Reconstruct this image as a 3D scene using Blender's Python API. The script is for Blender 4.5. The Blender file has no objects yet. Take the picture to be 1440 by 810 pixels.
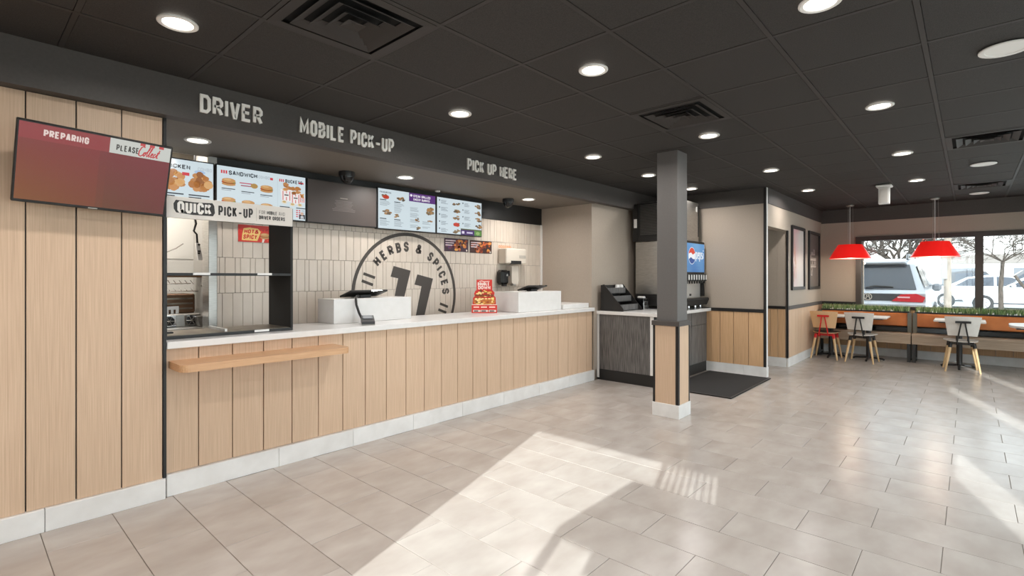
import bpy, bmesh, math, random
from mathutils import Vector, Matrix
random.seed(11)
SC = bpy.context.scene
C = SC.collection
PI = math.pi
CAM_H = 1.40
YAW = math.radians(42.15)
FPX = 712.0

# ------------------------------------------------------------------ camera
cd = bpy.data.cameras.new('camera')
cam = bpy.data.objects.new('camera', cd)
C.objects.link(cam)
cam.location = (0, 0, CAM_H)
cam.rotation_euler = (PI/2, 0, YAW - PI/2)
cd.sensor_width = 36.0
cd.lens = 36.0*FPX/1440.0
cd.shift_y = -15.0/1440.0
cd.clip_start = 0.02
cd.clip_end = 300
SC.camera = cam

# ------------------------------------------------------------------ world, sun, exposure
w = bpy.data.worlds.new('sky')
SC.world = w
w.use_nodes = True
bg = w.node_tree.nodes['Background']
bg.inputs['Color'].default_value = (0.90, 0.95, 1.0, 1)
bg.inputs['Strength'].default_value = 3.1
sl = bpy.data.lights.new('sun', 'SUN')
sl.energy = 7.5
sl.angle = math.radians(0.35)
sl.color = (1.0, 0.99, 0.98)
so = bpy.data.objects.new('sun', sl)
C.objects.link(so)
SUN_T = 0.42                       # tangent of the sun's height
sd = Vector((1.0, 0.33, 0)).normalized()
sd.z = -SUN_T
so.rotation_euler = sd.to_track_quat('-Z', 'Y').to_euler()
so.location = (-6, -4, 6)
LAMP_W = 8.0                      # each recessed downlight
SC.view_settings.view_transform = 'Standard'
SC.view_settings.look = 'None'
SC.view_settings.exposure = 0.22
SC.view_settings.gamma = 1.0
SC.view_settings.use_curve_mapping = False
try:
    SC.cycles.use_denoising = True
    SC.cycles.max_bounces = 10
    SC.cycles.diffuse_bounces = 6
    SC.cycles.transparent_max_bounces = 12
    SC.cycles.sample_clamp_indirect = 6.0
    SC.cycles.caustics_reflective = False
    SC.cycles.caustics_refractive = False
except Exception:
    pass

# ------------------------------------------------------------------ helpers
def lin(c):
    out = []
    for v in c[:3]:
        v = v/255.0
        out.append(v/12.92 if v <= 0.04045 else ((v+0.055)/1.055)**2.4)
    return tuple(out)

MATS = {}
def mat(name, rgb, rough=0.5, metal=0.0, spec=0.5, emit=None, estr=0.0, coat=0.0):
    if name in MATS:
        return MATS[name]
    m = bpy.data.materials.new(name)
    m.use_nodes = True
    b = m.node_tree.nodes['Principled BSDF']
    b.inputs['Base Color'].default_value = (*lin(rgb), 1)
    b.inputs['Roughness'].default_value = rough
    b.inputs['Metallic'].default_value = metal
    b.inputs['Specular IOR Level'].default_value = spec
    b.inputs['Coat Weight'].default_value = coat
    if emit:
        b.inputs['Emission Color'].default_value = (*lin(emit), 1)
        b.inputs['Emission Strength'].default_value = estr
    MATS[name] = m
    return m

def noisy(name, c1, c2, scale=(1, 1, 1), nscale=5.0, detail=4.0, rough=0.5, metal=0.0, lo=0.3, hi=0.7, bump=0.0,
          bscale=None, vary=0.0, spec=0.5, rough2=None):
    """two tone noise material in object space, shifted by the object's own random number"""
    m = bpy.data.materials.new(name)
    m.use_nodes = True
    nt = m.node_tree
    b = nt.nodes['Principled BSDF']
    tc = nt.nodes.new('ShaderNodeTexCoord')
    oi = nt.nodes.new('ShaderNodeObjectInfo')
    mul = nt.nodes.new('ShaderNodeMath'); mul.operation = 'MULTIPLY'; mul.inputs[1].default_value = 37.0
    add = nt.nodes.new('ShaderNodeVectorMath'); add.operation = 'ADD'
    mp = nt.nodes.new('ShaderNodeMapping'); mp.inputs['Scale'].default_value = scale
    nz = nt.nodes.new('ShaderNodeTexNoise'); nz.inputs['Scale'].default_value = nscale; nz.inputs['Detail'].default_value = detail
    cr = nt.nodes.new('ShaderNodeValToRGB')
    cr.color_ramp.elements[0].position = lo; cr.color_ramp.elements[0].color = (*lin(c1), 1)
    cr.color_ramp.elements[1].position = hi; cr.color_ramp.elements[1].color = (*lin(c2), 1)
    L = nt.links.new
    L(oi.outputs['Random'], mul.inputs[0])
    L(tc.outputs['Object'], mp.inputs['Vector'])
    L(mp.outputs['Vector'], add.inputs[0]); L(mul.outputs[0], add.inputs[1])
    L(add.outputs[0], nz.inputs['Vector']); L(nz.outputs['Fac'], cr.inputs['Fac'])
    src = cr.outputs['Color']
    if vary > 0:
        hv = nt.nodes.new('ShaderNodeHueSaturation')
        mr = nt.nodes.new('ShaderNodeMapRange')
        mr.inputs['To Min'].default_value = 1-vary; mr.inputs['To Max'].default_value = 1+vary
        L(oi.outputs['Random'], mr.inputs['Value']); L(mr.outputs[0], hv.inputs['Value']); L(src, hv.inputs['Color'])
        src = hv.outputs['Color']
    L(src, b.inputs['Base Color'])
    b.inputs['Roughness'].default_value = rough
    b.inputs['Metallic'].default_value = metal
    b.inputs['Specular IOR Level'].default_value = spec
    if rough2 is not None:
        rr = nt.nodes.new('ShaderNodeMapRange')
        rr.inputs['To Min'].default_value = rough; rr.inputs['To Max'].default_value = rough2
        L(nz.outputs['Fac'], rr.inputs['Value']); L(rr.outputs[0], b.inputs['Roughness'])
    if bump > 0:
        bp = nt.nodes.new('ShaderNodeBump'); bp.inputs['Strength'].default_value = bump; bp.inputs['Distance'].default_value = 0.004
        n2 = nz
        if bscale:
            n2 = nt.nodes.new('ShaderNodeTexNoise'); n2.inputs['Scale'].default_value = bscale; n2.inputs['Detail'].default_value = 3
            L(tc.outputs['Object'], n2.inputs['Vector'])
        L(n2.outputs['Fac'], bp.inputs['Height']); L(bp.outputs['Normal'], b.inputs['Normal'])
    MATS[name] = m
    return m

def attr_mat(name, emis=0.0, rough=0.5):
    m = bpy.data.materials.new(name)
    m.use_nodes = True
    nt = m.node_tree
    b = nt.nodes['Principled BSDF']
    a = nt.nodes.new('ShaderNodeAttribute'); a.attribute_name = 'Col'
    b.inputs['Roughness'].default_value = rough
    if emis > 0:
        b.inputs['Base Color'].default_value = (0.01, 0.01, 0.01, 1)
        nt.links.new(a.outputs['Color'], b.inputs['Emission Color'])
        b.inputs['Emission Strength'].default_value = emis
    else:
        nt.links.new(a.outputs['Color'], b.inputs['Base Color'])
    MATS[name] = m
    return m

def glass_mat(name, tint=(245, 250, 250), refl=0.07):
    m = bpy.data.materials.new(name)
    m.use_nodes = True
    nt = m.node_tree
    nt.nodes.remove(nt.nodes['Principled BSDF'])
    out = nt.nodes['Material Output']
    t = nt.nodes.new('ShaderNodeBsdfTransparent'); t.inputs['Color'].default_value = (*lin(tint), 1)
    g = nt.nodes.new('ShaderNodeBsdfGlossy'); g.inputs['Roughness'].default_value = 0.02
    mx = nt.nodes.new('ShaderNodeMixShader')
    lw = nt.nodes.new('ShaderNodeLayerWeight'); lw.inputs['Blend'].default_value = 0.5
    pw_ = nt.nodes.new('ShaderNodeMath'); pw_.operation = 'POWER'; pw_.inputs[1].default_value = 5.0
    ma = nt.nodes.new('ShaderNodeMath'); ma.operation = 'MULTIPLY_ADD'; ma.inputs[1].default_value = 0.8; ma.inputs[2].default_value = 0.035
    nt.links.new(lw.outputs['Facing'], pw_.inputs[0]); nt.links.new(pw_.outputs[0], ma.inputs[0])
    nt.links.new(ma.outputs[0], mx.inputs['Fac'])
    nt.links.new(t.outputs[0], mx.inputs[1]); nt.links.new(g.outputs[0], mx.inputs[2])
    nt.links.new(mx.outputs[0], out.inputs['Surface'])
    MATS[name] = m
    return m

M_WOOD = noisy('oak_laminate', (219, 190, 162), (197, 166, 138), (70, 70, 1.1), 3.0, 5, 0.5, lo=0.25, hi=0.75, bump=0.05, vary=0.03)
M_WOODH = noisy('oak_ledge', (214, 172, 132), (196, 150, 110), (1.4, 40, 40), 3.0, 5, 0.42)
M_WOODR = noisy('warm_oak_panel', (222, 182, 140), (200, 158, 116), (60, 60, 1.1), 3.0, 5, 0.45, vary=0.03)
M_LEG = noisy('beech_leg', (222, 190, 146), (205, 168, 120), (30, 30, 3), 3.0, 4, 0.4)
M_FLOOR = noisy('stone_look_tile', (188, 180, 173), (170, 160, 152), (1, 1.8, 1), 3.2, 3, 0.25, lo=0.3, hi=0.72, vary=0.022)
M_GROUT = noisy('floor_grout', (120, 108, 98), (104, 94, 85), nscale=30, rough=0.9)
M_CTILE = noisy('dark_acoustic_tile', (54, 50, 47), (34, 31, 30), nscale=220, detail=2, rough=0.75, lo=0.35, hi=0.65, bump=0.35, bscale=260, vary=0.05)
M_TBAR = mat('ceiling_grid_metal', (45, 41, 39), 0.6)
M_FASC = noisy('charcoal_paint', (77, 72, 69), (72, 67, 64), nscale=60, rough=0.6, bump=0.02)
M_SOFF = noisy('soffit_bounce_lit', (112, 104, 96), (106, 98, 90), nscale=60, rough=0.6)  # lighter than the fascia paint, standing for light bounced off the worktop
M_BEIGE = noisy('warm_grey_paint', (176, 163, 149), (171, 158, 144), nscale=80, rough=0.65, bump=0.03)
M_QUARTZ = noisy('white_quartz', (230, 228, 226), (225, 223, 220), nscale=14, rough=0.25)
M_PLINTH = noisy('grey_plinth_tile', (236, 235, 233), (222, 220, 217), nscale=6, rough=0.35, vary=0.02)
M_DARKW = noisy('charcoal_woodgrain', (126, 123, 121), (62, 61, 60), (55, 55, 2.2), 2.2, 6, 0.5, lo=0.3, hi=0.68)
M_COL = noisy('column_grey_paint', (104, 101, 99), (100, 97, 95), nscale=70, rough=0.55)
M_BLACK = mat('black_trim', (26, 24, 23), 0.45)
M_BLKG = mat('gloss_black', (14, 14, 15), 0.15)
M_BLKM = mat('matt_black', (30, 29, 28), 0.7)
M_STEEL = noisy('brushed_steel', (196, 192, 186), (168, 164, 158), (4, 4, 90), 3, 3, 0.32, 0.9)
M_STEELD = noisy('worn_steel', (150, 140, 126), (96, 86, 74), (3, 3, 8), 4, 4, 0.4, 0.8)
M_CHROME = mat('chrome', (220, 220, 220), 0.12, 1.0)
M_WHITE = mat('white_plastic', (232, 230, 227), 0.4)
M_CREAM = mat('cream_letter_face', (250, 246, 240), 0.5)
M_WTILE = noisy('pale_ceramic_tile', (212, 200, 186), (202, 189, 175), nscale=4, rough=0.28, vary=0.03)
M_WGROUT = mat('wall_grout', (120, 108, 97), 0.9)
M_DECAL = mat('brown_black_vinyl', (66, 60, 55), 0.55)
M_MAT = noisy('black_carpet_mat', (44, 41, 39), (30, 28, 27), nscale=160, rough=0.95, bump=0.4, bscale=300)
M_RUBBER = mat('rubber_edge', (46, 43, 41), 0.6)
M_RED = mat('red_enamel', (205, 24, 28), 0.35)
M_GREYPLY = noisy('grey_laminate_ply', (222, 217, 210), (212, 206, 198), nscale=12, rough=0.4)
M_BLOND = noisy('blond_ply', (224, 186, 143), (208, 168, 124), (3, 40, 40), 3, 4, 0.4)
M_SEATD = mat('dark_seat_face', (70, 58, 52), 0.4)
M_ORANGE = noisy('tan_orange_vinyl', (205, 124, 66), (186, 106, 52), nscale=6, rough=0.4)
M_BENCH = noisy('greyed_oak', (192, 170, 148), (168, 146, 124), (40, 1.2, 40), 3, 5, 0.4)
M_STRUT = mat('bench_steel', (54, 52, 51), 0.35, 0.3)
M_GRASS = mat('artificial_grass', (104, 138, 76), 0.6)
M_GRASSD = mat('artificial_grass_dark', (60, 96, 52), 0.6)
M_GRASSL = mat('artificial_grass_pale', (176, 190, 140), 0.6)
M_SHADE = mat('red_lamp_shade', (236, 30, 28), 0.35, emit=(244, 36, 30), estr=0.45)
M_LENS = mat('lit_lens', (255, 250, 240), 0.5, emit=(255, 246, 232), estr=6.0)
M_GLASS = glass_mat('window_glass')
M_PRINT = attr_mat('printed_graphic', 0.0, 0.45)
M_SCREEN = attr_mat('lit_screen', 0.82, 0.2)
M_KWHITE = mat('kitchen_white_panel', (228, 224, 216), 0.4)
M_BROWN = mat('seasoned_brown_steel', (108, 78, 54), 0.45, 0.4)

WL = {}
def wloc(o):
    return WL.get(o.name, Vector((0, 0, 0)))

def tag(o, label=None, cat=None, group=None, kind=None):
    if label: o['label'] = label
    if cat: o['category'] = cat
    if group: o['group'] = group
    if kind: o['kind'] = kind
    return o

def thing(name, label, cat, loc=(0, 0, 0), group=None, kind=None):
    o = bpy.data.objects.new(name, None)
    o.empty_display_size = 0.1
    C.objects.link(o)
    o.location = loc
    WL[o.name] = Vector(loc)
    return tag(o, label, cat, group, kind)

class MB:
    def __init__(s):
        s.v = []; s.f = []; s.m = []; s.c = []
    def add(s, vs, fs, mi=0, col=(1, 1, 1)):
        b = len(s.v)
        s.v += [Vector(p) for p in vs]
        for f in fs:
            s.f.append([b+i for i in f]); s.m.append(mi); s.c.append(col)
    def box(s, x0, x1, y0, y1, z0, z1, mi=0, bev=0.0, col=(1, 1, 1)):
        if x0 > x1: x0, x1 = x1, x0
        if y0 > y1: y0, y1 = y1, y0
        if z0 > z1: z0, z1 = z1, z0
        if bev <= 0:
            vs = [(x, y, z) for x in (x0, x1) for y in (y0, y1) for z in (z0, z1)]
            fs = [(0, 1, 3, 2), (4, 6, 7, 5), (0, 4, 5, 1), (2, 3, 7, 6), (0, 2, 6, 4), (1, 5, 7, 3)]
            s.add(vs, fs, mi, col); return s
        b = min(bev, (x1-x0)*.45, (y1-y0)*.45, (z1-z0)*.45)
        X = (x0, x1); Y = (y0, y1); Z = (z0, z1)
        vs = []; ix = {}
        for i in (0, 1):
            for j in (0, 1):
                for k in (0, 1):
                    sx = 1-2*i; sy = 1-2*j; sz = 1-2*k
                    ix[i, j, k] = len(vs)
                    vs += [(X[i], Y[j]+sy*b, Z[k]+sz*b), (X[i]+sx*b, Y[j], Z[k]+sz*b), (X[i]+sx*b, Y[j]+sy*b, Z[k])]
        fs = []
        for i in (0, 1):
            fs.append([ix[i, j, k] for j, k in ((0, 0), (0, 1), (1, 1), (1, 0))])
            fs.append([ix[j, i, k]+1 for j, k in ((0, 0), (0, 1), (1, 1), (1, 0))])
            fs.append([ix[j, k, i]+2 for j, k in ((0, 0), (0, 1), (1, 1), (1, 0))])
        for j in (0, 1):
            for k in (0, 1):
                fs.append([ix[0, j, k]+1, ix[1, j, k]+1, ix[1, j, k]+2, ix[0, j, k]+2])
                fs.append([ix[j, 0, k]+0, ix[j, 1, k]+0, ix[j, 1, k]+2, ix[j, 0, k]+2])
                fs.append([ix[j, k, 0]+0, ix[j, k, 1]+0, ix[j, k, 1]+1, ix[j, k, 0]+1])
        for q in ix.values():
            fs.append([q, q+1, q+2])
        s.add(vs, fs, mi, col); return s
    def prism(s, pts, d, mi=0, col=(1, 1, 1)):
        n = len(pts); d = Vector(d)
        vs = [Vector(p) for p in pts]+[Vector(p)+d for p in pts]
        fs = [list(range(n)), list(range(2*n-1, n-1, -1))]+[[i, (i+1) % n, n+(i+1) % n, n+i] for i in range(n)]
        s.add(vs, fs, mi, col); return s
    def tube(s, path, r, n=8, mi=0, col=(1, 1, 1), caps=True):
        P = [Vector(p) for p in path]
        R = r if isinstance(r, (list, tuple)) else [r]*len(P)
        vs = []; fs = []
        up = None
        for i, p in enumerate(P):
            t = (P[min(i+1, len(P)-1)]-P[max(i-1, 0)])
            if t.length < 1e-9: t = Vector((0, 0, 1))
            t.normalize()
            if up is None:
                up = Vector((0, 0, 1)) if abs(t.z) < 0.9 else Vector((1, 0, 0))
            a = t.cross(up)
            if a.length < 1e-6: a = t.cross(Vector((0, 1, 0)))
            a.normalize(); b = a.cross(t).normalized(); up = b
            for k in range(n):
                th = 2*PI*k/n
                vs.append(p+(a*math.cos(th)+b*math.sin(th))*R[i])
        for i in range(len(P)-1):
            for k in range(n):
                k2 = (k+1) % n
                fs.append([i*n+k, i*n+k2, (i+1)*n+k2, (i+1)*n+k])
        if caps:
            fs.append(list(range(n))[::-1]); fs.append([(len(P)-1)*n+k for k in range(n)])
        s.add(vs, fs, mi, col); return s
    def lathe(s, prof, c=(0, 0, 0), n=24, mi=0, ax='Z', col=(1, 1, 1), cap=True):
        vs = []; fs = []
        c = Vector(c)
        for r, h in prof:
            for k in range(n):
                th = 2*PI*k/n
                a, b = r*math.cos(th), r*math.sin(th)
                p = {'Z': (a, b, h), 'X': (h, a, b), 'Y': (a, h, b)}[ax]
                vs.append(c+Vector(p))
        for i in range(len(prof)-1):
            for k in range(n):
                k2 = (k+1) % n
                fs.append([i*n+k, i*n+k2, (i+1)*n+k2, (i+1)*n+k])
        if cap:
            if prof[0][0] > 1e-6: fs.append(list(range(n))[::-1])
            if prof[-1][0] > 1e-6: fs.append([(len(prof)-1)*n+k for k in range(n)])
        s.add(vs, fs, mi, col); return s
    def xf(s, M):
        s.v = [M @ v for v in s.v]; return s
    def build(s, name, mats, parent=None, smooth=False, at=None, ang=35):
        base = wloc(parent) if parent is not None else Vector((0, 0, 0))
        org = Vector(at) if at is not None else base
        me = bpy.data.meshes.new(name)
        me.from_pydata([v-org for v in s.v], [], s.f)
        if not isinstance(mats, (list, tuple)): mats = [mats]
        for m in mats: me.materials.append(m)
        for p, mi in zip(me.polygons, s.m): p.material_index = mi
        if any(m.name in ('printed_graphic', 'lit_screen') for m in mats):
            ca = me.color_attributes.new('Col', 'FLOAT_COLOR', 'CORNER')
            for p, cl in zip(me.polygons, s.c):
                for li in p.loop_indices: ca.data[li].color = (*cl, 1)
        else:
            bm = bmesh.new(); bm.from_mesh(me)
            bmesh.ops.recalc_face_normals(bm, faces=bm.faces)
            bm.to_mesh(me); bm.free()
        if smooth:
            me.shade_smooth()
            me.set_sharp_from_angle(angle=math.radians(ang))
        o = bpy.data.objects.new(name, me)
        C.objects.link(o)
        if parent is not None: o.parent = parent
        o.location = org-base
        WL[o.name] = org
        return o

def box_obj(name, m, x0, x1, y0, y1, z0, z1, parent=None, bev=0.0):
    return MB().box(x0, x1, y0, y1, z0, z1, 0, bev).build(name, m, parent, at=None)

def struct(name, mb, m, parent=None):
    o = mb.build(name, m, parent)
    if parent is None: o['kind'] = 'structure'
    return o

def piece(name, me, loc, parent):
    o = bpy.data.objects.new(name, me)
    C.objects.link(o); o.parent = parent
    o.location = Vector(loc)-wloc(parent)
    WL[o.name] = Vector(loc)
    return o

def dup(root, loc, rz=0.0, label=None, group=None):
    def cp(o, par):
        c = o.copy(); C.objects.link(c); c.parent = par
        for ch in list(o.children): cp(ch, c)
        return c
    r = cp(root, None)
    r.location = loc; r.rotation_euler = (0, 0, rz)
    if label: r['label'] = label
    if group: r['group'] = group
    return r

def box_mesh(name, m, sx, sy, sz, bev=0.002):
    mb = MB().box(-sx/2, sx/2, -sy/2, sy/2, -sz/2, sz/2, 0, bev)
    me = bpy.data.meshes.new(name)
    me.from_pydata(mb.v, [], mb.f)
    bm = bmesh.new(); bm.from_mesh(me); bmesh.ops.recalc_face_normals(bm, faces=bm.faces); bm.to_mesh(me); bm.free()
    me.materials.append(m)
    return me

# ------------------------------------------------------------------ stroke lettering
a_, b_ = 0.30, 0.17
G = {
 'A': [[(0, 0), (.40, 1), (.60, 1), (1, 0)], [(.17, .27), (.83, .27)]],
 'B': [[(0, .52), (0, 1), (1-a_, 1), (.94, 1-b_), (.94, .64), (1-a_, .52), (0, .52), (0, 0), (1-a_, 0), (1, b_), (1, .38), (1-a_, .52)]],
 'C': [[(1, .66), (1, 1-b_), (1-a_, 1), (a_, 1), (0, 1-b_), (0, b_), (a_, 0), (1-a_, 0), (1, b_), (1, .34)]],
 'D': [[(0, 0), (0, 1), (1-a_, 1), (1, 1-b_), (1, b_), (1-a_, 0), (0, 0)]],
 'E': [[(1, 1), (0, 1), (0, 0), (1, 0)], [(0, .52), (.86, .52)]],
 'F': [[(1, 1), (0, 1), (0, 0)], [(0, .5), (.86, .5)]],
 'G': [[(1, .68), (1, 1-b_), (1-a_, 1), (a_, 1), (0, 1-b_), (0, b_), (a_, 0), (1-a_, 0), (1, b_), (1, .46), (.55, .46)]],
 'H': [[(0, 0), (0, 1)], [(1, 0), (1, 1)], [(0, .52), (1, .52)]],
 'I': [[(.5, 0), (.5, 1)]],
 'J': [[(1, 1), (1, b_), (1-a_, 0), (a_, 0), (0, b_), (0, .3)]],
 'K': [[(0, 0), (0, 1)], [(.95, 1), (.08, .42)], [(.32, .60), (1, 0)]],
 'L': [[(0, 1), (0, 0), (1, 0)]],
 'M': [[(0, 0), (0, 1), (.5, .25), (1, 1), (1, 0)]],
 'N': [[(0, 0), (0, 1), (1, 0), (1, 1)]],
 'O': [[(a_, 0), (1-a_, 0), (1, b_), (1, 1-b_), (1-a_, 1), (a_, 1), (0, 1-b_), (0, b_), (a_, 0)]],
 'P': [[(0, 0), (0, 1), (1-a_, 1), (1, 1-b_), (1, .60), (1-a_, .44), (0, .44)]],
 'Q': [[(a_, 0), (1-a_, 0), (1, b_), (1, 1-b_), (1-a_, 1), (a_, 1), (0, 1-b_), (0, b_), (a_, 0)], [(.6, .22), (1.05, -.08)]],
 'R': [[(0, 0), (0, 1), (1-a_, 1), (1, 1-b_), (1, .62), (1-a_, .48), (0, .48)], [(.5, .48), (1, 0)]],
 'S': [[(1, .70), (1, 1-b_), (1-a_, 1), (a_, 1), (0, 1-b_), (0, .66), (.2, .55), (.8, .45), (1, .34), (1, b_), (1-a_, 0), (a_, 0), (0, b_), (0, .30)]],
 'T': [[(0, 1), (1, 1)], [(.5, 1), (.5, 0)]],
 'U': [[(0, 1), (0, b_), (a_, 0), (1-a_, 0), (1, b_), (1, 1)]],
 'V': [[(0, 1), (.42, 0), (.58, 0), (1, 1)]],
 'W': [[(0, 1), (.24, 0), (.5, .8), (.76, 0), (1, 1)]],
 'X': [[(0, 0), (1, 1)], [(0, 1), (1, 0)]],
 'Y': [[(0, 1), (.5, .45), (1, 1)], [(.5, .45), (.5, 0)]],
 'Z': [[(0, 1), (1, 1), (0, 0), (1, 0)]],
 '&': [[(1, 0), (.16, .74), (.2, .93), (.40, 1), (.60, .93), (.62, .74), (.06, .38), (0, .16), (.22, 0), (.52, .02), (.95, .46)]],
 '-': [[(0, .42), (1, .42)]],
 '1': [[(.1, .8), (.55, 1), (.55, 0)]],
 "'": [[(.5, 1), (.5, .75)]],
 'p': [[(0, -.32), (0, .62), (.75, .62), (1, .45), (1, .15), (.75, 0), (0, 0)]],
 'e': [[(0, .32), (1, .32), (1, .48), (.75, .62), (.25, .62), (0, .45), (0, .15), (.25, 0), (.95, 0)]],
 's': [[(.95, .62), (.2, .62), (0, .48), (.2, .34), (.8, .28), (1, .14), (.8, 0), (.05, 0)]],
 'i': [[(.5, 0), (.5, .62)], [(.5, .82), (.5, .95)]],
}
WIDE = {'M': 1.3, 'W': 1.4, 'I': 0.0, '-': 1.0, "'": 0.0, '1': .75, 'i': 0.0, '&': 1.35}

def strokes2d(pts, t):
    """outline quads of a mitred thick polyline"""
    P = [Vector((p[0], p[1])) for p in pts]
    P = [p for i, p in enumerate(P) if i == 0 or (p-P[i-1]).length > 1e-7]
    closed = len(P) > 2 and (P[0]-P[-1]).length < 1e-6
    if closed: P = P[:-1]
    n = len(P)
    Ls = []; Rs = []
    for i in range(n):
        d0 = (P[i]-P[i-1]) if (closed or i > 0) else (P[1]-P[0])
        d1 = (P[(i+1) % n]-P[i]) if (closed or i < n-1) else (P[-1]-P[-2])
        d0 = d0.normalized(); d1 = d1.normalized()
        n0 = Vector((-d0.y, d0.x)); n1 = Vector((-d1.y, d1.x))
        mv = n0+n1
        if mv.length < 0.3: mv = n0.copy()
        mv.normalize()
        k = min(1/max(mv.dot(n0), 0.35), 1.9)
        Ls.append(P[i]+mv*(t/2*k)); Rs.append(P[i]-mv*(t/2*k))
    q = []
    for i in range(n if closed else n-1):
        j = (i+1) % n
        q.append((Ls[i], Rs[i], Rs[j], Ls[j]))
    return q

def glyph_quads(ch, h, ratio, t, slant=0.0):
    t = min(t, ratio*h*.40)
    w_ = ratio*h*WIDE.get(ch, 1.0)
    if w_ < t: w_ = t
    out = []
    for st in G.get(ch, []):
        pts = [(t/2+x*(w_-t), t/2+y*(h-t)) for x, y in st]
        for q in strokes2d(pts, t):
            out.append([Vector((p.x+slant*p.y, p.y)) for p in q])
    return out, w_

def text_width(s, h, ratio, t, gap):
    return sum((glyph_quads(c, h, ratio, t)[1] if c != ' ' else ratio*h*.55)+gap for c in s)-gap

class Flat:
    """a flat graphic: shapes laid on a plane in thin layers"""
    def __init__(s, o, U, V, mb=None, step=0.00025):
        s.o = Vector(o); s.U = Vector(U).normalized(); s.V = Vector(V).normalized(); s.N = s.U.cross(s.V)
        s.mb = mb or MB(); s.step = step
    def p(s, u, v, l=0):
        return s.o+s.U*u+s.V*v+s.N*(l*s.step)
    def poly(s, pts, col, l=1):
        s.mb.add([s.p(u, v, l) for u, v in pts], [list(range(len(pts)))], 0, lin(col)); return s
    def rect(s, u0, v0, u1, v1, col, l=1):
        return s.poly([(u0, v0), (u1, v0), (u1, v1), (u0, v1)], col, l)
    def ell(s, cu, cv, ru, rv, col, l=1, n=14, a0=0, a1=2*PI):
        return s.poly([(cu+ru*math.cos(a0+(a1-a0)*k/(n-1 if a1-a0 < 6.2 else n)), cv+rv*math.sin(a0+(a1-a0)*k/(n-1 if a1-a0 < 6.2 else n))) for k in range(n)], col, l)
    def line(s, pts, t, col, l=1):
        for q in strokes2d(pts, t): s.poly([(p.x, p.y) for p in q], col, l)
        return s
    def txt(s, st, u, v, h, col, ratio=.5, t=.15, gap=.1, l=3, slant=0.0, rise=0.0):
        for c in st:
            if c == ' ': u += ratio*h*.55+gap*h; continue
            qs, w_ = glyph_quads(c, h, ratio, t*h, slant)
            for q in qs: s.poly([(u+p.x, v+p.y) for p in q], col, l)
            u += w_+gap*h; v += rise*(w_+gap*h)
        return u
    def fit(s, st, u0, u1, v, h, col, t=.17, gap=.1, l=3, slant=0.0):
        lo, hi = .1, 1.6
        for k in range(24):
            md = (lo+hi)/2
            if text_width(st, h, md, t*h, gap*h) > u1-u0: hi = md
            else: lo = md
        return s.txt(st, u0, v, h, col, lo, t, gap, l, slant)
    def grad(s, u0, v0, u1, v1, fn, nx, ny, l=0):
        for i in range(nx):
            for j in range(ny):
                a, b = i/nx, j/ny
                s.rect(u0+(u1-u0)*a, v0+(v1-v0)*b, u0+(u1-u0)*(i+1)/nx, v0+(v1-v0)*(j+1)/ny, fn((i+.5)/nx, (j+.5)/ny), l)
        return s
    def lines(s, u, v, w_, n, dv, col, th, l=2, rnd=None):
        r = rnd or random
        for i in range(n):
            s.rect(u, v-i*dv, u+w_*r.uniform(.6, 1), v-i*dv+th, col, l)
    def burger(s, cu, cv, w_, h, l=2, r=random):
        s.ell(cu, cv-.28*h, w_*.48, h*.24, (192, 142, 88), l)
        s.ell(cu, cv-.06*h, w_*.50, h*.20, (150, 84, 38), l+1)
        for k in range(4):
            s.ell(cu+w_*(-.33+.22*k), cv-.02*h, w_*.12, h*.10, (124, 150, 60) if k % 2 else (200, 80, 44), l+2, 8)
        s.ell(cu, cv+.16*h, w_*.47, h*.30, (198, 148, 92), l+3)
        s.ell(cu-.08*w_, cv+.26*h, w_*.26, h*.12, (216, 174, 120), l+4)
    def chicken(s, cu, cv, w_, h, l=2, r=random, n=7, dark=False):
        for k in range(n):
            a = r.uniform(0, 2*PI); d = math.sqrt(r.random())*.36
            c = r.choice([(200, 142, 88), (178, 118, 66), (214, 166, 110), (150, 96, 54), (188, 132, 82)])
            if dark: c = r.choice([(150, 112, 74), (118, 96, 72), (168, 130, 88), (98, 84, 68), (140, 120, 90)])
            s.ell(cu+w_*d*math.cos(a), cv+h*d*math.sin(a), w_*r.uniform(.12, .2), h*r.uniform(.12, .2), c, l+k % 4, 9)
    def build(s, name, m, parent):
        return s.mb.build(name, m, parent)

def raised_text(st, x, y, z, h, ratio, t, gap, depth, m, parent, part='letter'):
    """separate raised letters on a wall that faces -Y"""
    u = x
    for c in st:
        if c == ' ': u += ratio*h*.55+gap; continue
        qs, w_ = glyph_quads(c, h, ratio, t)
        mb = MB()
        for q in qs:
            mb.prism([(u+p.x, y, z+p.y) for p in q], (0, -depth, 0))
        mb.build(part, m, parent)
        u += w_+gap
    return u

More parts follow.
